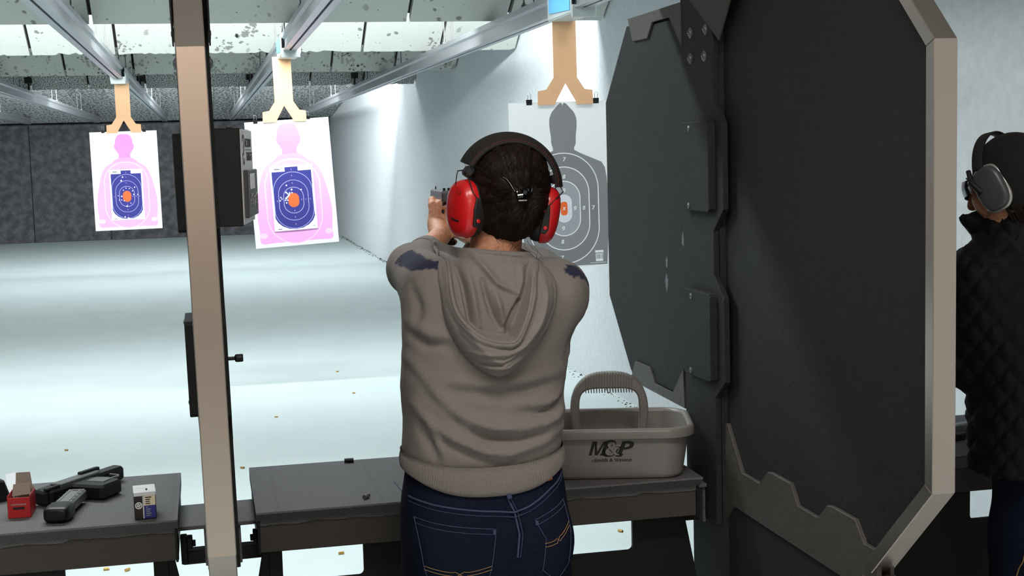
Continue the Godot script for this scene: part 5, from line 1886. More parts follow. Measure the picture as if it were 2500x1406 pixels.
	for j in ny - 1:
		for i in nx - 1:
			var k := j * nx + i
			if id.has(k) and id.has(k + 1) and id.has(k + nx) and id.has(k + nx + 1):
				b.ix.append_array([id[k], id[k + nx], id[k + nx + 1], id[k], id[k + nx + 1], id[k + 1]])
	b.t.resize(b.v.size())
	b.fix()
	var hood := put("hood", b, M.heather_knit_plain, o)
	# rolled hem along the opening
	var hem := PackedVector3Array()
	for q in rim.size() - 10:
		var c := rim[q]
		var z := sw.back_z(c.x, minf(c.y, 1.44), -2.80)
		if is_nan(z) or c.y > 1.452:
			continue
		var rise := sqrt(clampf(dist_to(c, outer) / 0.035, 0.0, 1.0))
		hem.append(Vector3(c.x, c.y, z + lerpf(0.026, 0.068, smoothstep(1.45, 1.28, c.y)) * rise - 0.001))
	b = MB.new()
	b.tube(hem, 0.0042, 10)
	put("hood_hem", b, M.heather_knit_plain, hood)
	# collar of the hood standing round the neck
	var cp := PackedVector3Array()
	for i in 7:
		for j in 60:
			var w := TAU * j / 60.0
			var t := i / 6.0
			var r: float = [0.098, 0.092, 0.085, 0.078, 0.074, 0.071, 0.066][i]
			var y: float = [1.400, 1.425, 1.440, 1.450, 1.455, 1.452, 1.435][i]
			cp.append(Vector3(0.628 + cos(w) * r * (0.98 + 0.05 * sin(w * 5.0)), y + 0.012 * maxf(0.0, -sin(w)) + 0.008 * cos(w) * -1.0, -3.035 + sin(w) * r * 0.86))
	b = MB.new()
	b.grid(cp, 7, 60, true)
	put("hood_collar", b, M.heather_knit_plain, o)

func dist_to(p: Vector2, poly: PackedVector2Array) -> float:
	var d := 1e9
	for i in poly.size():
		d = minf(d, p.distance_squared_to(Geometry2D.get_closest_point_to_segment(p, poly[i], poly[(i + 1) % poly.size()])))
	return sqrt(d)

func nearest_on(p: Vector2, poly: PackedVector2Array) -> Vector2:
	var best := p
	var bd := 1e9
	for k in poly.size():
		var c := Geometry2D.get_closest_point_to_segment(p, poly[k], poly[(k + 1) % poly.size()])
		if c.distance_squared_to(p) < bd:
			bd = c.distance_squared_to(p)
			best = c
	return best

func on_back(f: Field, pts: Array, lift: float, from := -2.75) -> PackedVector3Array:
	var out := PackedVector3Array()
	for i in range(0, pts.size(), 2):
		var z := f.back_z(pts[i], pts[i + 1], from)
		if not is_nan(z):
			out.append(Vector3(pts[i], pts[i + 1], z + lift))
	return out

func dense(pts: Array, step := 0.008) -> Array:
	var out := []
	for i in range(0, pts.size() - 2, 2):
		var a := Vector2(pts[i], pts[i + 1])
		var b := Vector2(pts[i + 2], pts[i + 3])
		var n := maxi(1, int(a.distance_to(b) / step))
		for k in n:
			var q := a.lerp(b, float(k) / n)
			out.append_array([q.x, q.y])
	out.append_array([pts[pts.size() - 2], pts[pts.size() - 1]])
	return out

func make_jeans(o: Node3D) -> void:
	var f := Field.new()
	f.rings([[0.66, 0.402, 0.766, 0.100, -3.03], [0.72, 0.396, 0.771, 0.118, -3.03], [0.78, 0.393, 0.772, 0.126, -3.03], [0.84, 0.393, 0.772, 0.126, -3.03], [0.90, 0.397, 0.771, 0.122, -3.03], [0.96, 0.407, 0.762, 0.116, -3.03], [0.985, 0.412, 0.756, 0.112, -3.03]])
	f.ball(Vector3(0.505, 0.800, -2.945), Vector3(0.088, 0.095, 0.060), 0.05)
	f.ball(Vector3(0.680, 0.805, -2.945), Vector3(0.085, 0.095, 0.060), 0.05)
	f.cap(Vector3(0.492, 0.70, -3.02), Vector3(0.485, 0.45, -3.04), 0.096, 0.066, 0.03)
	f.cap(Vector3(0.485, 0.45, -3.04), Vector3(0.475, 0.10, -3.02), 0.066, 0.050, 0.03)
	f.cap(Vector3(0.680, 0.70, -3.02), Vector3(0.690, 0.45, -3.04), 0.094, 0.066, 0.03)
	f.cap(Vector3(0.690, 0.45, -3.04), Vector3(0.700, 0.10, -3.02), 0.066, 0.050, 0.03)
	var m := f.skin(Vector3(0.36, 0.02, -3.20), Vector3(0.81, 1.0, -2.85), 0.010)
	var fo := Folds.new()
	fo.add([0.616, 0.915, 0.627, 0.888, 0.633, 0.841, 0.627, 0.79, 0.615, 0.72, 0.60, 0.66], 0.012, -0.012)
	fo.add([0.46, 0.74, 0.53, 0.72, 0.59, 0.725], 0.012, -0.006)
	for i in m.v.size():
		var p := m.v[i]
		m.v[i] += m.n[i] * (fo.at(p.x, p.y) * clampf(m.n[i].z * 2.0, 0.0, 1.0))
	m.fix()
	var jeans := put("jeans", m, M.denim, o)
	var b := MB.new()
	# waistband lower edge, back seam, belt loop
	for q in [[[0.398, 0.924, 0.45, 0.912, 0.496, 0.905, 0.56, 0.895, 0.614, 0.889, 0.627, 0.888], 0.0022], [[0.627, 0.888, 0.660, 0.898, 0.685, 0.910, 0.712, 0.924, 0.735, 0.935, 0.757, 0.952], 0.0022]]:
		b.tube(on_back(f, dense(q[0]), 0.0005), q[1], 6)
		var low := []
		for i in range(0, q[0].size(), 2):
			low.append_array([q[0][i], q[0][i + 1] - 0.010])
		b.tube(on_back(f, dense(low), 0.0006), 0.0009, 5)
	b.tube(on_back(f, dense([0.616, 0.915, 0.627, 0.888, 0.634, 0.841, 0.628, 0.79]), -0.004), 0.0024, 6)
	b.tube(on_back(f, dense([0.622, 0.915, 0.634, 0.888, 0.641, 0.841, 0.634, 0.79]), -0.003), 0.0011, 5)
	put("seam", b, M.denim_worn, jeans)
	b = MB.new()
	var loop := on_back(f, dense([0.612, 0.938, 0.618, 0.918], 0.004), 0.004)
	b.tube(loop, 0.006, 8)
	put("belt_loop", b, M.denim_worn, jeans)
	b = MB.new()
	b.prism(pv([0.698, 0.938, 0.722, 0.9455, 0.722, 0.960, 0.70, 0.955]), Transform3D(Basis.IDENTITY, Vector3(0, 0, f.back_z(0.712, 0.948, -2.7) - 0.0065)), 0.008, 0.001)
	put("leather_patch", b, M.leather_tab, jeans)
	# patch pockets with their own thickness, hem and stitching
	for pk in [[[0.413, 0.882], [0.583, 0.856], [0.570, 0.773], [0.556, 0.722], [0.492, 0.695], [0.438, 0.730], [0.424, 0.786]], [[0.669, 0.870], [0.748, 0.898], [0.755, 0.835], [0.748, 0.762], [0.718, 0.725], [0.683, 0.758], [0.691, 0.828]]]:
		var poly := PackedVector2Array()
		var line := []
		for q in pk:
			poly.append(Vector2(q[0], q[1]))
			line.append_array([q[0], q[1]])
		line.append_array([pk[0][0], pk[0][1]])
		b = MB.new()
		var st := 0.006
		var r := Rect2(poly[0], Vector2.ZERO)
		for q in poly:
			r = r.expand(q)
		var nx := int(r.size.x / st) + 3
		var ny := int(r.size.y / st) + 3
		var id := {}
		for j in ny:
			for i in nx:
				var p := r.position + Vector2(i - 1, j - 1) * st
				var ins := Geometry2D.is_point_in_polygon(p, poly)
				var e := dist_to(p, poly)
				if not ins and e > st * 1.5:
					continue
				if not ins:       # pull the outermost ring of points onto the pocket's edge
					var best := p
					var bd := 1e9
					for k in poly.size():
						var c := Geometry2D.get_closest_point_to_segment(p, poly[k], poly[(k + 1) % poly.size()])
						if c.distance_to(p) < bd:
							bd = c.distance_to(p)
							best = c
					p = best
				var z := f.back_z(p.x, p.y, -2.75)
				if is_nan(z):
					continue
				id[j * nx + i] = b.v.size()
				b.v.append(Vector3(p.x, p.y, z + (0.0028 if ins else -0.001)))
		for j in ny - 1:
			for i in nx - 1:
				var k := j * nx + i
				if id.has(k) and id.has(k + 1) and id.has(k + nx) and id.has(k + nx + 1):
					b.ix.append_array([id[k], id[k + nx], id[k + nx + 1], id[k], id[k + nx + 1], id[k + 1]])
		b.t.resize(b.v.size())
		b.fix()
		var pocket := put("back_pocket", b, M.denim, jeans)
		b = MB.new()
		b.tube(on_back(f, dense(line), 0.0026), 0.0011, 5)
		b.tube(on_back(f, dense([pk[0][0] + 0.002, pk[0][1] - 0.011, pk[1][0] - 0.002, pk[1][1] - 0.011]), 0.0034), 0.0009, 5)
		put("pocket_seam", b, M.denim_worn, jeans)
		b = MB.new()
		var a := Vector2(pk[6][0], pk[6][1]).lerp(Vector2(pk[5][0], pk[5][1]), 0.1)
		var c := Vector2(pk[2][0], pk[2][1]).lerp(Vector2(pk[3][0], pk[3][1]), 0.0)
		if pk[0][0] > 0.6:
			a = Vector2(0.688, 0.815)
			c = Vector2(0.752, 0.850)
		for s in [-0.004, 0.004]:
			var ln := []
			for k in 17:
				var t := k / 16.0
				var q := a.lerp(c, t)
				ln.append_array([q.x, q.y - 0.010 * sin(t * PI) + s * signf(t - 0.5) * (1.0 if absf(t - 0.5) > 0.08 else 1.8 * absf(t - 0.5) / 0.08)])
			b.tube(on_back(f, ln, 0.0036), 0.0008, 5)
		put("gold_stitching", b, M.gold_stitch, jeans)
		for q in [pk[0], pk[1]]:
			b = MB.new()
			var z := f.back_z(q[0], q[1] - 0.005, -2.75)
			b.box(Vector3(q[0] + (0.004 if q == pk[0] else -0.004), q[1] - 0.006, z + 0.003), Vector3(0.007, 0.010, 0.003), 0.001)
			put("bar_tack", b, M.denim_worn, jeans)
	for s in [0.475, 0.70]:
		b = MB.new()
		var ring := PackedVector3Array()
		for i in 8:
			var t := i / 7.0
			var y: float = [0.0, 0.012, 0.03, 0.05, 0.07, 0.09, 0.10, 0.10][i]
			for k in 24:
				var w := TAU * k / 24.0
				ring.append(Vector3(s + cos(w) * [0.044, 0.047, 0.046, 0.044, 0.042, 0.042, 0.042, 0.03][i], y, -3.06 + sin(w) * [0.125, 0.13, 0.125, 0.105, 0.075, 0.058, 0.05, 0.04][i]))
		b.grid(ring, 8, 24, true)
		put("shoe", b, M.shoe_dark, o)

# ear defenders: a padded band over the head, wire forks, red cups with black cushions
func make_muffs(hc: Vector3, ht: Basis, hr: Field) -> void:
	var o := thing("ear_defenders", "red ear defenders with padded black headband, worn by the person in the grey sweatshirt", "ear defenders", Vector3(0.66, 1.53, -3.02))
	var mid := Vector3(0.6605, 1.592, -3.030)
	var rows := 8
	var pts := PackedVector3Array()
	var stitch := PackedVector3Array()
	var n := 41
	for i in n:
		var w := lerpf(deg_to_rad(157.0), deg_to_rad(4.0), float(i) / (n - 1))
		var rx := 0.1085
		var ry := 0.1065
		var tilt := deg_to_rad(-6.0)
		var c := Vector3(cos(w) * rx, sin(w) * ry, 0)
		c = c.rotated(Vector3(0, 0, 1), tilt)
		var out := c.normalized()
		var taper := 1.0 - 0.35 * pow(absf(2.0 * i / (n - 1) - 1.0), 3.0)
		var half := 0.030 * taper
		var th := 0.0058
		# cushioned section, leaning back towards the camera at its lower edge
		for q in [[-1.0, -0.3], [-0.9, 0.75], [-0.3, 1.0], [0.3, 1.0], [0.9, 0.75], [1.0, -0.3], [0.6, -0.9], [-0.6, -0.9]]:
			pts.append(mid + c + out * (th * q[1] - 0.011 * q[0] + 0.001) + Vector3(0, 0, half * q[0] + 0.020))
		stitch.append(mid + c + out * (th * 0.80 - 0.011 * 0.88 + 0.0016) + Vector3(0, 0, half * 0.88 + 0.020))
	var b := MB.new()
	b.grid(pts, n, rows, true)
	for e in [0, n - 1]:
		var m := Vector3.ZERO
		for k in rows:
			m += pts[e * rows + k] / rows
		for k in rows:
			b.tri(m, pts[e * rows + k], pts[e * rows + (k + 1) % rows], Vector3(-0.3, -1, 0) if e == 0 else Vector3(0.3, -1, 0))
	var band := put("headband", b, M.band_black, o)
	b = MB.new()
	for i in range(1, n * 3 - 4):
		var t := i / 3.0
		var k := int(t)
		if i % 3 == 2:
			continue
		var p := stitch[k].lerp(stitch[k + 1], t - k)
		var q := stitch[k].lerp(stitch[k + 1], minf(1.0, t - k + 0.26))
		b.tube(PackedVector3Array([p, q]), 0.0007, 4)
	put("red_stitching", b, M.red_stitch, band)
	b = MB.new()
	for k in [[15, 1.0], [20, 1.0], [21, 1.0], [22, 1.0], [23, 1.0], [24, 1.0]]:
		var p: Vector3 = stitch[k[0]] + Vector3(0, 0.0018, -0.012)
		b.box(p, Vector3(0.006, 0.0012, 0.010), 0.0, Basis(Vector3(0, 0, 1), atan2(stitch[k[0] + 1].y - stitch[k[0]].y, stitch[k[0] + 1].x - stitch[k[0]].x)))
	put("worn_print", b, M.keypad, band)
	for s in [-1.0, 1.0]:
		var c := Vector3(0.560, 1.5475, -3.005) if s < 0.0 else Vector3(0.735, 1.528, -3.018)
		var turn := Basis(Vector3(0, 1, 0), 0.42 if s < 0.0 else -0.22) * Basis(Vector3(0, 0, 1), -0.06 if s < 0.0 else -0.20)
		var f := Transform3D(turn, c)
		# shell: squarish oval dome whose axis points out sideways
		var dome := PackedVector3Array()
		var prof := [[0.0, 1.0], [0.004, 1.02], [0.012, 1.0], [0.020, 0.95], [0.027, 0.84], [0.0315, 0.68], [0.0345, 0.48], [0.036, 0.25], [0.0365, 0.02]]
		for q in prof:
			for k in 40:
				var w := TAU * k / 40.0
				var cc := cos(w)
				var ss := sin(w)
				dome.append(f * Vector3(s * q[0], 0.0635 * q[1] * signf(ss) * pow(absf(ss), 0.82), 0.048 * q[1] * signf(cc) * pow(absf(cc), 0.82)))
		b = MB.new()
		b.grid(dome, prof.size(), 40, true)
		var cup := put("ear_cup", b, M.red_shell, o)
		# black cushion ring against the head
		var pad := PackedVector3Array()
		for q in [[0.002, 0.60], [0.002, 0.98], [-0.003, 1.0], [-0.010, 1.0], [-0.018, 0.97], [-0.023, 0.86], [-0.023, 0.66], [-0.016, 0.56], [-0.006, 0.55]]:
			for k in 32:
				var w := TAU * k / 32.0
				var cc := cos(w)
				var ss := sin(w)
				pad.append(f * Vector3(s * q[0], 0.062 * q[1] * signf(ss) * pow(absf(ss), 0.82), 0.047 * q[1] * signf(cc) * pow(absf(cc), 0.82)))
		b = MB.new()
		b.grid(pad, 9, 32, true)
		put("ear_cushion", b, M.muff_black, o)
		# black yoke plate with its red rivet, on the rear half of the shell
		b = MB.new()
		var yf := f * Transform3D(Basis(Vector3(1, 0, 0), Vector3(0, 1, 0), Vector3(0, 0, 1)), Vector3(s * 0.007, -0.008, 0.0475))
		b.prism(PackedVector2Array([Vector2(-0.009, -0.030), Vector2(0.002, -0.032), Vector2(0.009, -0.022), Vector2(0.006, 0.016), Vector2(0.003, 0.032), Vector2(-0.002, 0.032), Vector2(-0.008, 0.006)]), yf, 0.005, 0.0015)
		put("yoke", b, M.muff_black, o)
		b = MB.new()
		b.lathe(PackedVector2Array([Vector2(0.0046, 0), Vector2(0.0046, 0.0016), Vector2(0.0036, 0.0026), Vector2(0, 0.003)]), yf * Transform3D(Basis(Vector3(1, 0, 0), PI / 2), Vector3(0.001, -0.018, 0.005)), 14)
		put("rivet", b, M.red_shell, o)
		b = MB.new()
		var top: Vector3 = pts[0] if s < 0.0 else pts[(n - 1) * rows]
		var end := yf * Vector3(0, 0.030, 0.002)
		if s < 0.0:
			b.tube(PackedVector3Array([Vector3(0.556, 1.632, -3.01), Vector3(0.543, 1.631, -3.008), Vector3(0.540, 1.622, -3.006), Vector3(0.535, 1.598, -3.0), f * Vector3(-0.012, 0.046, 0.030)]), 0.0014, 6)
			b.tube(PackedVector3Array([Vector3(0.556, 1.630, -2.99), Vector3(0.562, 1.605, -2.968), Vector3(0.566, 1.585, -2.962), end]), 0.0014, 6)
		else:
			b.tube(PackedVector3Array([Vector3(0.766, 1.602, -3.01), Vector3(0.770, 1.592, -3.0), Vector3(0.7735, 1.578, -2.985), end]), 0.0014, 6)
			b.tube(PackedVector3Array([Vector3(0.766, 1.602, -3.03), Vector3(0.775, 1.59, -3.045), f * Vector3(0.012, 0.046, -0.030)]), 0.0014, 6)
		put("wire", b, M.black_metal, o)
		b = MB.new()
		if s < 0.0:
			b.box(Vector3(0.566, 1.628, -3.005), Vector3(0.024, 0.022, 0.032), 0.005, Basis(Vector3(0, 0, 1), 0.9))
			# a dark slot and a handwritten mark on the shell
			var on := func(depth: float, size: float, w: float) -> Vector3:
				return f * Vector3(s * (depth + 0.0004), 0.0635 * size * signf(sin(w)) * pow(absf(sin(w)), 0.82), 0.048 * size * signf(cos(w)) * pow(absf(cos(w)), 0.82))
			var mark := MB.new()
			mark.tube(PackedVector3Array([on.call(0.0355, 0.34, -1.9), on.call(0.0352, 0.40, -1.3), on.call(0.0335, 0.55, -0.8)]), 0.0020, 6)
			put("shell_slot", mark, M.muff_black, cup)
			mark = MB.new()
			mark.tube(PackedVector3Array([on.call(0.0315, 0.68, 1.35), on.call(0.0335, 0.55, 1.25), on.call(0.0335, 0.55, 1.05)]), 0.0007, 5)
			mark.tube(PackedVector3Array([on.call(0.0315, 0.68, 1.1), on.call(0.0315, 0.68, 0.85), on.call(0.0335, 0.55, 0.9)]), 0.0007, 5)
			put("pen_mark", mark, M.muff_black, cup)
		else:
			b.box(Vector3(0.760, 1.606, -3.005), Vector3(0.020, 0.020, 0.030), 0.005, Basis(Vector3(0, 0, 1), -1.2))
		put("band_end", b, M.muff_black, o)

func make_hair_clip(hc: Vector3, ht: Basis, hr: Field) -> void:
	var o := thing("hair_clip", "glossy black claw clip in the twisted-up dark hair", "hair clip", Vector3(0.656, 1.58, -2.93))
	var b := MB.new()
	var arc := PackedVector3Array()
	for q in [[0.622, 1.619], [0.632, 1.611], [0.640, 1.600], [0.645, 1.588], [0.650, 1.578], [0.658, 1.572]]:
		arc.append(Vector3(q[0], q[1], hr.back_z(q[0], q[1], -2.8) + 0.004))
	b.tube(arc, 0.0022, 8)
	var arc2 := PackedVector3Array()
	for q in [[0.690, 1.594], [0.688, 1.584], [0.682, 1.576], [0.672, 1.570], [0.660, 1.572]]:
		arc2.append(Vector3(q[0], q[1], hr.back_z(q[0], q[1], -2.8) + 0.004))
	b.tube(arc2, 0.0022, 8)
	put("claw_arm", b, M.clip_black, o)
	b = MB.new()
	for q in [[0.656, 1.576, 0.016, 0.010, 0.1], [0.668, 1.584, 0.012, 0.012, -0.3], [0.678, 1.589, 0.010, 0.008, -0.5], [0.662, 1.566, 0.022, 0.005, 0.0], [0.650, 1.582, 0.006, 0.012, 0.3]]:
		b.box(Vector3(q[0], q[1], hr.back_z(q[0], q[1], -2.8) + 0.006), Vector3(q[2], q[3], 0.010), 0.002, Basis(Vector3(0, 0, 1), q[4]) * Basis(Vector3(1, 0, 0), 0.4))
	put("hinge", b, M.clip_black, o)

func make_held_pistol(G: Vector3) -> void:
	var o := thing("pistol", "steel-grey pistol held up in both hands, slide showing past the red ear cup", "pistol", G)
	var f := Transform3D(Basis(Vector3(0, 0, -1), Vector3(0, 1, 0), Vector3(1, 0, 0)), G + Vector3(0, 0.0, 0))       # polygons: x towards the muzzle, y up
	var b := MB.new()
	b.prism(pv([-0.035, 0.046, 0.150, 0.046, 0.152, 0.060, 0.148, 0.073, -0.032, 0.073, -0.036, 0.066]), f * Transform3D(Basis.IDENTITY, Vector3(0, 0, -0.0135)), 0.027, 0.003, true)
	put("slide", b, M.gun_slide, o)
	b = MB.new()
	b.prism(pv([-0.030, 0.034, 0.120, 0.034, 0.128, 0.0455, -0.033, 0.0455, -0.042, 0.044]), f * Transform3D(Basis.IDENTITY, Vector3(0, 0, -0.012)), 0.024, 0.002, true)
	b.prism(pv([-0.026, 0.036, 0.024, 0.036, 0.006, -0.060, -0.040, -0.054]), f * Transform3D(Basis.IDENTITY, Vector3(0, 0, -0.0145)), 0.029, 0.004, true)
	put("frame", b, M.gun_black, o)
	b = MB.new()
	b.prism(pv([-0.046, -0.055, 0.012, -0.063, 0.010, -0.073, -0.048, -0.066]), f * Transform3D(Basis.IDENTITY, Vector3(0, 0, -0.017)), 0.034, 0.003, true)
	put("magazine_base", b, M.gun_black, o)
	b = MB.new()
	b.box(f * Vector3(-0.026, 0.0765, -0.006), Vector3(0.006, 0.007, 0.010), 0.001)
	b.box(f * Vector3(-0.026, 0.0765, 0.006), Vector3(0.006, 0.007, 0.010), 0.001)
	b.box(f * Vector3(0.142, 0.0765, 0), Vector3(0.003, 0.008, 0.008), 0.001)
	put("sight", b, M.gun_black, o)
	b = MB.new()
	b.tube(PackedVector3Array([f * Vector3(0.016, 0.020, 0), f * Vector3(0.030, 0.008, 0), f * Vector3(0.055, 0.008, 0), f * Vector3(0.068, 0.018, 0), f * Vector3(0.070, 0.036, 0)]), 0.0035, 8)
	put("trigger_guard", b, M.gun_black, o)

# ---------------------------------------------------------------- the person in the next lane
func make_neighbour() -> void:
	var o := thing("person", "person in black quilted jacket, black cap and jeans standing in the next lane", "person", Vector3(1.95, 0.0, -2.95))
	var hc := Vector3(1.880, 1.562, -2.99)
	var ht := Basis(Vector3(0, 1, 0), 0.52) * Basis(Vector3(1, 0, 0), -0.20)
	var f := Field.new()
	var shl := Vector3(1.800, 1.335, -2.98)
	var shr := Vector3(2.10, 1.345, -3.06)
	var ell := Vector3(1.800, 1.15, -3.05)
	var elr := Vector3(2.12, 1.10, -3.16)
	var wrl := Vector3(1.68, 1.02, -3.33)
	var wrr := Vector3(2.12, 0.985, -3.34)
	f.cap(Vector3(1.95, 0.95, -3.0), Vector3(1.95, 1.32, -3.0), 0.11, 0.10, 0.03)
	f.cap(Vector3(1.93, 1.38, -3.0), Vector3(1.865, 1.50, -2.99), 0.062, 0.058, 0.03)
	for q in [[shl, ell, wrl], [shr, elr, wrr]]:
		f.cap(q[0], q[1], 0.048, 0.04, 0.02)
		f.cap(q[1], q[2], 0.038, 0.028, 0.02)
	var body := f.skin(Vector3(1.66, 0.82, -3.42), Vector3(2.24, 1.58, -2.82), 0.014)
	body.add(head_field(hc, ht, 1.04).skin(hc - Vector3(0.16, 0.15, 0.16), hc + Vector3(0.16, 0.15, 0.16), 0.005))
	var hf := Field.new()
	for q in [[wrl, 1.0], [wrr, -1.0]]:
		var w: Vector3 = q[0]
		var k := w + Vector3(0.03 * q[1], -0.035, -0.055)
		hf.cap(w, k, 0.026, 0.028, 0.015)
		hf.cap(k + Vector3(-0.022, 0, 0), k + Vector3(0.022, 0, 0), 0.018, 0.018, 0.015)
		for i in 4:
			var x := -0.030 + i * 0.020
			finger(hf, [k + Vector3(x, 0.004, -0.012), k + Vector3(x * 1.05, -0.006, -0.045), k + Vector3(x, -0.028, -0.064), k + Vector3(x * 0.9, -0.046, -0.060)], 0.0098, 0.0078)
		finger(hf, [k + Vector3(0.028 * q[1], 0, 0.010), k + Vector3(0.044 * q[1], -0.016, -0.020), k + Vector3(0.036 * q[1], -0.034, -0.044)], 0.0115, 0.0085)
	body.add(hf.skin(Vector3(1.62, 0.86, -3.48), Vector3(2.20, 1.06, -3.26), 0.004))
	put("body", body, M.skin, o)
	face_parts(o, hc, ht, 1.04)
	# close black cap
	var cf := Field.new()
	cf.ball(hc + ht * Vector3(0, 0.022, 0.008), Vector3(0.089, 0.098, 0.108), 0.02)
	cf.ball(hc + ht * Vector3(0, -0.03, 0.045), Vector3(0.076, 0.06, 0.066), 0.03)
	var cm := cf.skin(hc - Vector3(0.15, 0.13, 0.15), hc + Vector3(0.15, 0.15, 0.15), 0.006)
	var keep := PackedInt32Array()
	for i in range(0, cm.ix.size(), 3):
		var p := ht.inverse() * (cm.v[cm.ix[i]] - hc)
		if not (p.y < 0.03 and p.z < -0.02):
			keep.append_array([cm.ix[i], cm.ix[i + 1], cm.ix[i + 2]])
	cm.ix = keep
	cm.fix()
	put("cap", cm, M.black_cloth, o)
	var hb := MB.new()
	var rg := RandomNumberGenerator.new()
	rg.seed = 3
	for i in 40:
		var p := PackedVector3Array()
		var a := rg.randf_range(-0.05, 0.03)
		for k in 6:
			var t := k / 5.0
			p.append(hc + ht * Vector3(-0.070 + 0.02 * t + a * 0.4, -0.01 - 0.085 * t, 0.052 + a + 0.02 * t))
		hb.tube(p, 0.0022, 5, 0.001)
	put("hair", hb, M.dark_hair, o)
	# jacket with diamond quilting
	var jf := Field.new()
	jf.rings([[0.86, 1.800, 2.18, 0.135, -3.0], [0.95, 1.795, 2.18, 0.140, -3.0], [1.05, 1.790, 2.18, 0.145, -3.0], [1.15, 1.765, 2.18, 0.145, -3.0], [1.25, 1.73, 2.17, 0.140, -3.0], [1.34, 1.735, 2.17, 0.128, -3.0], [1.40, 1.775, 2.12, 0.112, -3.0], [1.45, 1.83, 2.05, 0.095, -3.0], [1.49, 1.865, 2.00, 0.08, -3.0]])
	jf.cap(shl, ell, 0.088, 0.066, 0.05)
	jf.cap(ell, ell.lerp(wrl, 0.92), 0.062, 0.048, 0.03)
	jf.cap(shr, elr, 0.085, 0.066, 0.05)
	jf.cap(elr, elr.lerp(wrr, 0.92), 0.062, 0.048, 0.03)
	jf.cap(Vector3(1.93, 1.43, -2.99), Vector3(1.91, 1.50, -2.985), 0.085, 0.078, 0.03)
	jf.cap(Vector3(1.875, 1.455, -3.0), Vector3(1.795, 1.472, -3.05), 0.075, 0.018, 0.03)
	var jm := jf.skin(Vector3(1.60, 0.84, -3.36), Vector3(2.28, 1.60, -2.80), 0.009)
	for i in jm.v.size():
		var p := jm.v[i]
		var u := (p.x * 0.8 + p.z * 0.7 + p.y * 0.75) / 0.055
		var v := (p.x * 0.8 + p.z * 0.7 - p.y * 0.75) / 0.055
		var g := minf(absf(u - roundf(u)), absf(v - roundf(v)))
		jm.v[i] += jm.n[i] * (0.007 * (1.0 - exp(-g * g / 0.018)) - 0.003)
	jm.fix()
	put("quilted_jacket", jm, M.quilted_black, o)
	# jeans with a stitched side seam
	var lf := Field.new()
	lf.rings([[0.66, 1.862, 2.16, 0.105, -3.0], [0.74, 1.862, 2.165, 0.118, -3.0], [0.84, 1.862, 2.165, 0.120, -3.0], [0.93, 1.85, 2.16, 0.115, -3.0]])
	for q in [[1.945, 1.925], [2.085, 2.10]]:
		lf.cap(Vector3(q[0], 0.70, -3.0), Vector3(q[1], 0.44, -3.02), 0.097, 0.07, 0.03)
		lf.cap(Vector3(q[1], 0.44, -3.02), Vector3(q[1], 0.08, -3.0), 0.07, 0.056, 0.03)
	var lm := lf.skin(Vector3(1.72, 0.02, -3.18), Vector3(2.19, 0.96, -2.82), 0.012)
	var jeans := put("jeans", lm, M.denim, o)
	var b := MB.new()
	b.tube(on_back(lf, dense([1.905, 0.85, 1.893, 0.80, 1.886, 0.74, 1.880, 0.68, 1.872, 0.60, 1.866, 0.52]), 0.001, -2.6), 0.0018, 5)
	put("side_stitching", b, M.gold_stitch, jeans)
	b = MB.new()
	for k in 44:
		var t := k / 43.0
		var x := 1.917 - 0.030 * sqrt(t) + 0.0
		var y := 0.84 - 0.30 * t
		var q := on_back(lf, [x, y, x + 0.006, y + 0.002], 0.001, -2.6)
		if q.size() == 2:
			b.tube(q, 0.0009, 4)
	put("overlock_stitching", b, M.denim_worn, jeans)
	for s in [1.925, 2.10]:
		b = MB.new()
		var ring := PackedVector3Array()
		for i in 7:
			for k in 24:
				var w := TAU * k / 24.0
				ring.append(Vector3(s + cos(w) * [0.046, 0.05, 0.049, 0.046, 0.044, 0.044, 0.03][i], [0.0, 0.012, 0.03, 0.055, 0.08, 0.10, 0.10][i], -3.04 + sin(w) * [0.13, 0.135, 0.13, 0.105, 0.07, 0.055, 0.04][i]))
		b.grid(ring, 7, 24, true)
		put("shoe", b, M.shoe_dark, o)
	# grey ear defenders
	var e := thing("ear_defenders", "dark grey ear defenders with pale rims, worn over the black cap", "ear defenders", hc)
	for s in [-1.0, 1.0]:
		var ef := Transform3D(ht * Basis(Vector3(1, 0, 0), -0.30), hc + ht * Vector3(0.088 * s, -0.008, -0.004))
		for part in [[[[0.0, 0.90], [0.010, 0.92], [0.016, 0.86], [0.019, 0.70], [0.021, 0.4], [0.0215, 0.02]], "ear_cup", "muff_grey"], [[[-0.004, 0.80], [-0.004, 0.97], [0.0, 1.0], [0.004, 0.98], [0.006, 0.92], [0.006, 0.85]], "rim", "muff_rim"], [[[-0.022, 0.5], [-0.022, 0.8], [-0.016, 0.9], [-0.004, 0.9], [0.0, 0.8]], "ear_cushion", "muff_black"]]:
			var pts := PackedVector3Array()
			for q in part[0]:
				for k in 36:
					var w := TAU * k / 36.0
					var cc := cos(w)
					var ss := sin(w)
					pts.append(ef * Vector3(s * q[0], 0.058 * q[1] * signf(ss) * pow(absf(ss), 0.72), 0.041 * q[1] * signf(cc) * pow(absf(cc), 0.72)))
			b = MB.new()
			b.grid(pts, part[0].size(), 36, true)
			put(part[1], b, M[part[2]], e)
		b = MB.new()
		b.tube(PackedVector3Array([ef * Vector3(0.020 * s, 0.0, -0.02), ef * Vector3(0.024 * s, 0.03, -0.03), ef * Vector3(0.012 * s, 0.062, -0.03)]), 0.008, 8, 0.006)
		put("yoke", b, M.muff_black, e)
	b = MB.new()
	var strap := PackedVector3Array()
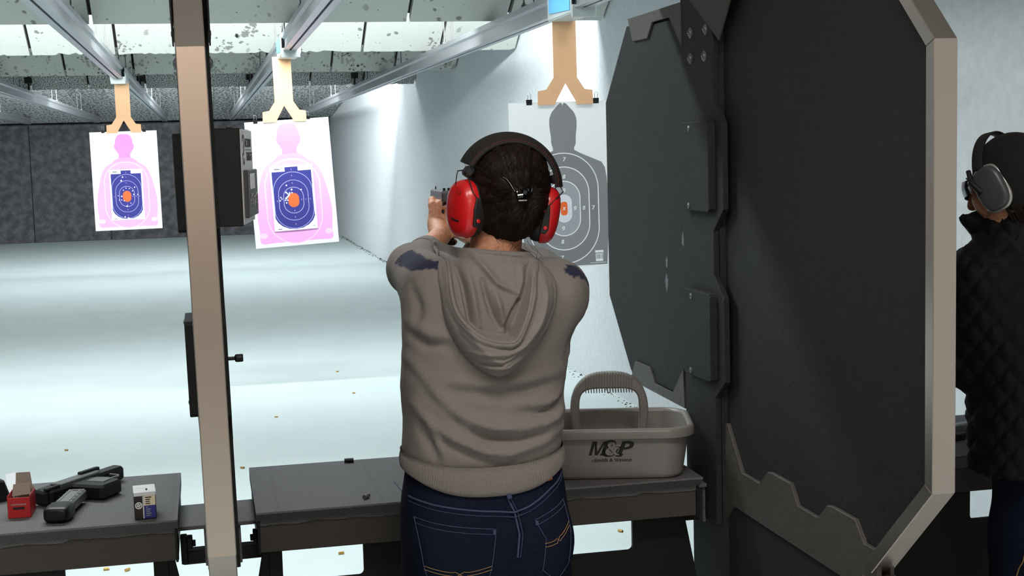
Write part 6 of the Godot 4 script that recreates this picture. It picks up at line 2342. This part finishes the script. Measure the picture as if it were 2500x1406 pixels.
	for k in 21:
		var w := lerpf(0.10, PI - 0.10, k / 20.0)
		var c := Vector3(cos(w) * 0.097, 0.03 + sin(w) * 0.097, -0.028)
		for q in [[-0.014, 0.0], [-0.012, 0.004], [0.012, 0.004], [0.014, 0.0], [0.0, -0.003]]:
			strap.append(hc + ht * (c + c.normalized() * q[1] + Vector3(0, 0, q[0])))
	b.grid(strap, 21, 5, true)
	put("headband", b, M.band_black, e)
	# safety glasses
	var gls := thing("safety_glasses", "dark wraparound safety glasses on the person in the black cap", "glasses", hc + ht * Vector3(0, 0.0, -0.11))
	b = MB.new()
	var lens := PackedVector3Array()
	for i in 7:
		for k in 21:
			var w := lerpf(-1.15, 1.15, k / 20.0)
			var t := i / 6.0
			lens.append(hc + ht * Vector3(sin(w) * 0.082, 0.024 - 0.045 * t * (1.0 - 0.25 * absf(sin(w))), -0.036 - cos(w) * 0.082 - 0.004 * sin(t * PI)))
	b.grid(lens, 7, 21)
	put("lens", b, M.smoke_lens, gls)
	for s in [-1.0, 1.0]:
		b = MB.new()
		b.tube(PackedVector3Array([hc + ht * Vector3(0.078 * s, 0.015, -0.07), hc + ht * Vector3(0.086 * s, 0.012, 0.0), hc + ht * Vector3(0.084 * s, 0.0, 0.03)]), 0.003, 6)
		put("temple", b, M.muff_rim, gls)
	# grey tool on the far bench
	var tl := thing("pistol", "grey pistol lying on the neighbouring bench, seen under the quilted sleeve", "pistol", Vector3(2.075, 0.8305, -3.55))
	b = MB.new()
	b.prism(pv([-0.09, 0.0, 0.06, 0.0, 0.095, 0.01, 0.10, 0.03, 0.07, 0.036, -0.09, 0.036, -0.10, 0.02]), Transform3D(Basis(Vector3(0, 1, 0), 0.35), Vector3(2.075, 0.8305, -3.55)), 0.028, 0.004, true)
	put("slide", b, M.gun_grey, tl)
	b = MB.new()
	b.prism(pv([-0.08, 0.0, -0.03, 0.0, -0.045, 0.026, -0.085, 0.026]), Transform3D(Basis(Vector3(0, 1, 0), 0.35) * Basis(Vector3(1, 0, 0), PI / 2), Vector3(2.085, 0.8305, -3.52)), -0.02, 0.003, true)
	put("grip", b, M.gun_black, tl)

func make_debris() -> void:
	# grit swept against the foot of the white wall
	var o := MultiMeshInstance3D.new()
	var mm := MultiMesh.new()
	mm.transform_format = MultiMesh.TRANSFORM_3D
	var b := MB.new()
	b.tri(Vector3(-1, 0, -1), Vector3(1, 0, -1), Vector3(0, 1, 0), Vector3(0, 1, -1))
	b.tri(Vector3(1, 0, -1), Vector3(0.6, 0, 1), Vector3(0, 1, 0), Vector3(1, 1, 0))
	b.tri(Vector3(0.6, 0, 1), Vector3(-1, 0, -1), Vector3(0, 1, 0), Vector3(-1, 1, 1))
	mm.mesh = b.mesh()
	var rg := RandomNumberGenerator.new()
	rg.seed = 8
	var n := 900
	mm.instance_count = n
	for i in n:
		var d := rg.randf_range(7.0, 28.0)
		var s := rg.randf_range(0.002, 0.007) * (1.0 + d * 0.03)
		var x := 2.645 - absf(rg.randfn(0.0, 0.035))
		mm.set_instance_transform(i, Transform3D(Basis(Vector3(0, 1, 0), rg.randf() * TAU).scaled(Vector3(s, s * 0.8, s)), Vector3(x, 0.0, -d)))
	o.multimesh = mm
	o.material_override = M.debris_dark
	o.name = "grit"
	add_child(o)
	tag(o, "line of dark grit and bullet crumbs along the foot of the white wall", "grit")
	o.set_meta("kind", "stuff")

# ---------------------------------------------------------------- scene
func _ready() -> void:
	rng.seed = 11
	var cam := Camera3D.new()
	cam.name = "camera"
	cam.fov = 23.364
	cam.near = 0.05
	cam.far = 100.0
	cam.transform = Transform3D(Basis(Vector3(0.97602275, -0.02675969, 0.21601736), Vector3(0.04779046, 0.99454389, -0.09272817), Vector3(-0.21235737, 0.10082837, 0.97197633)), Vector3(0, 1.68, 0))
	add_child(cam)
	var we := WorldEnvironment.new()
	we.name = "environment"
	var env := Environment.new()
	env.background_mode = Environment.BG_COLOR
	env.background_color = Color.BLACK
	env.tonemap_mode = Environment.TONE_MAPPER_LINEAR
	env.tonemap_exposure = 1.0
	env.sdfgi_enabled = true
	env.ssao_enabled = true
	env.ssil_enabled = true
	we.environment = env
	add_child(we)
	make_materials()
	var cold := Color(0.97, 1.0, 1.0)
	# lamps: a warm panel behind the camera, cold strips behind the baffles
	lamp_row("ceiling_panel", -1.2, 3.1, [-1.0, 0.55], 1.2, 0.6, 0.0, 3.9, Color(1.0, 0.975, 0.95), 0.0, "lamp_warm", "warm ceiling panel above the firing line")
	lamp_row("ceiling_panel", 3.0, 3.1, [-1.0, 0.55], 1.2, 0.6, 0.0, 5.0, Color(1.0, 0.93, 0.86), 0.0, "lamp_warm", "warm ceiling panel near the rear wall")
	lamp_row("strip_lamp", -4.6, 2.9, [0.25, -0.87], 1.0, 0.16, 0.0, 4.4, cold, 0.0, "lamp_white", "cold strip lamp just past the benches")
	lamp_row("strip_lamp", -6.9, 2.98, [1.9, 0.6, -0.7, -2.0, -3.3], 1.15, 0.16, 0.0, 1.9, cold, 0.16, "lamp_white", "cold strip lamp behind the first baffle")
	lamp_row("strip_lamp", -9.32, 2.80, [1.9, 0.6, -0.7, -2.0, -3.3], 1.15, 0.12, 1.05, 5.6, cold, 0.0, "lamp_white", "cold strip lamp shining on the bright baffle")
	lamp_row("strip_lamp", -18.6, 2.85, [1.9, 0.6, -0.7, -2.0, -3.3], 1.15, 0.16, 2.2, 20.0, cold, 0.0, "lamp_white", "cold strip lamp behind the speckled baffle")
	make_shell()
	make_baffles()
	make_rails()
	make_targets()
	make_dividers()
	make_control_box()
	make_benches()
	make_shooter()
	make_neighbour()
	make_tote()
	make_pistol_on_bench()
	make_ammo()
	make_casings()
	make_debris()
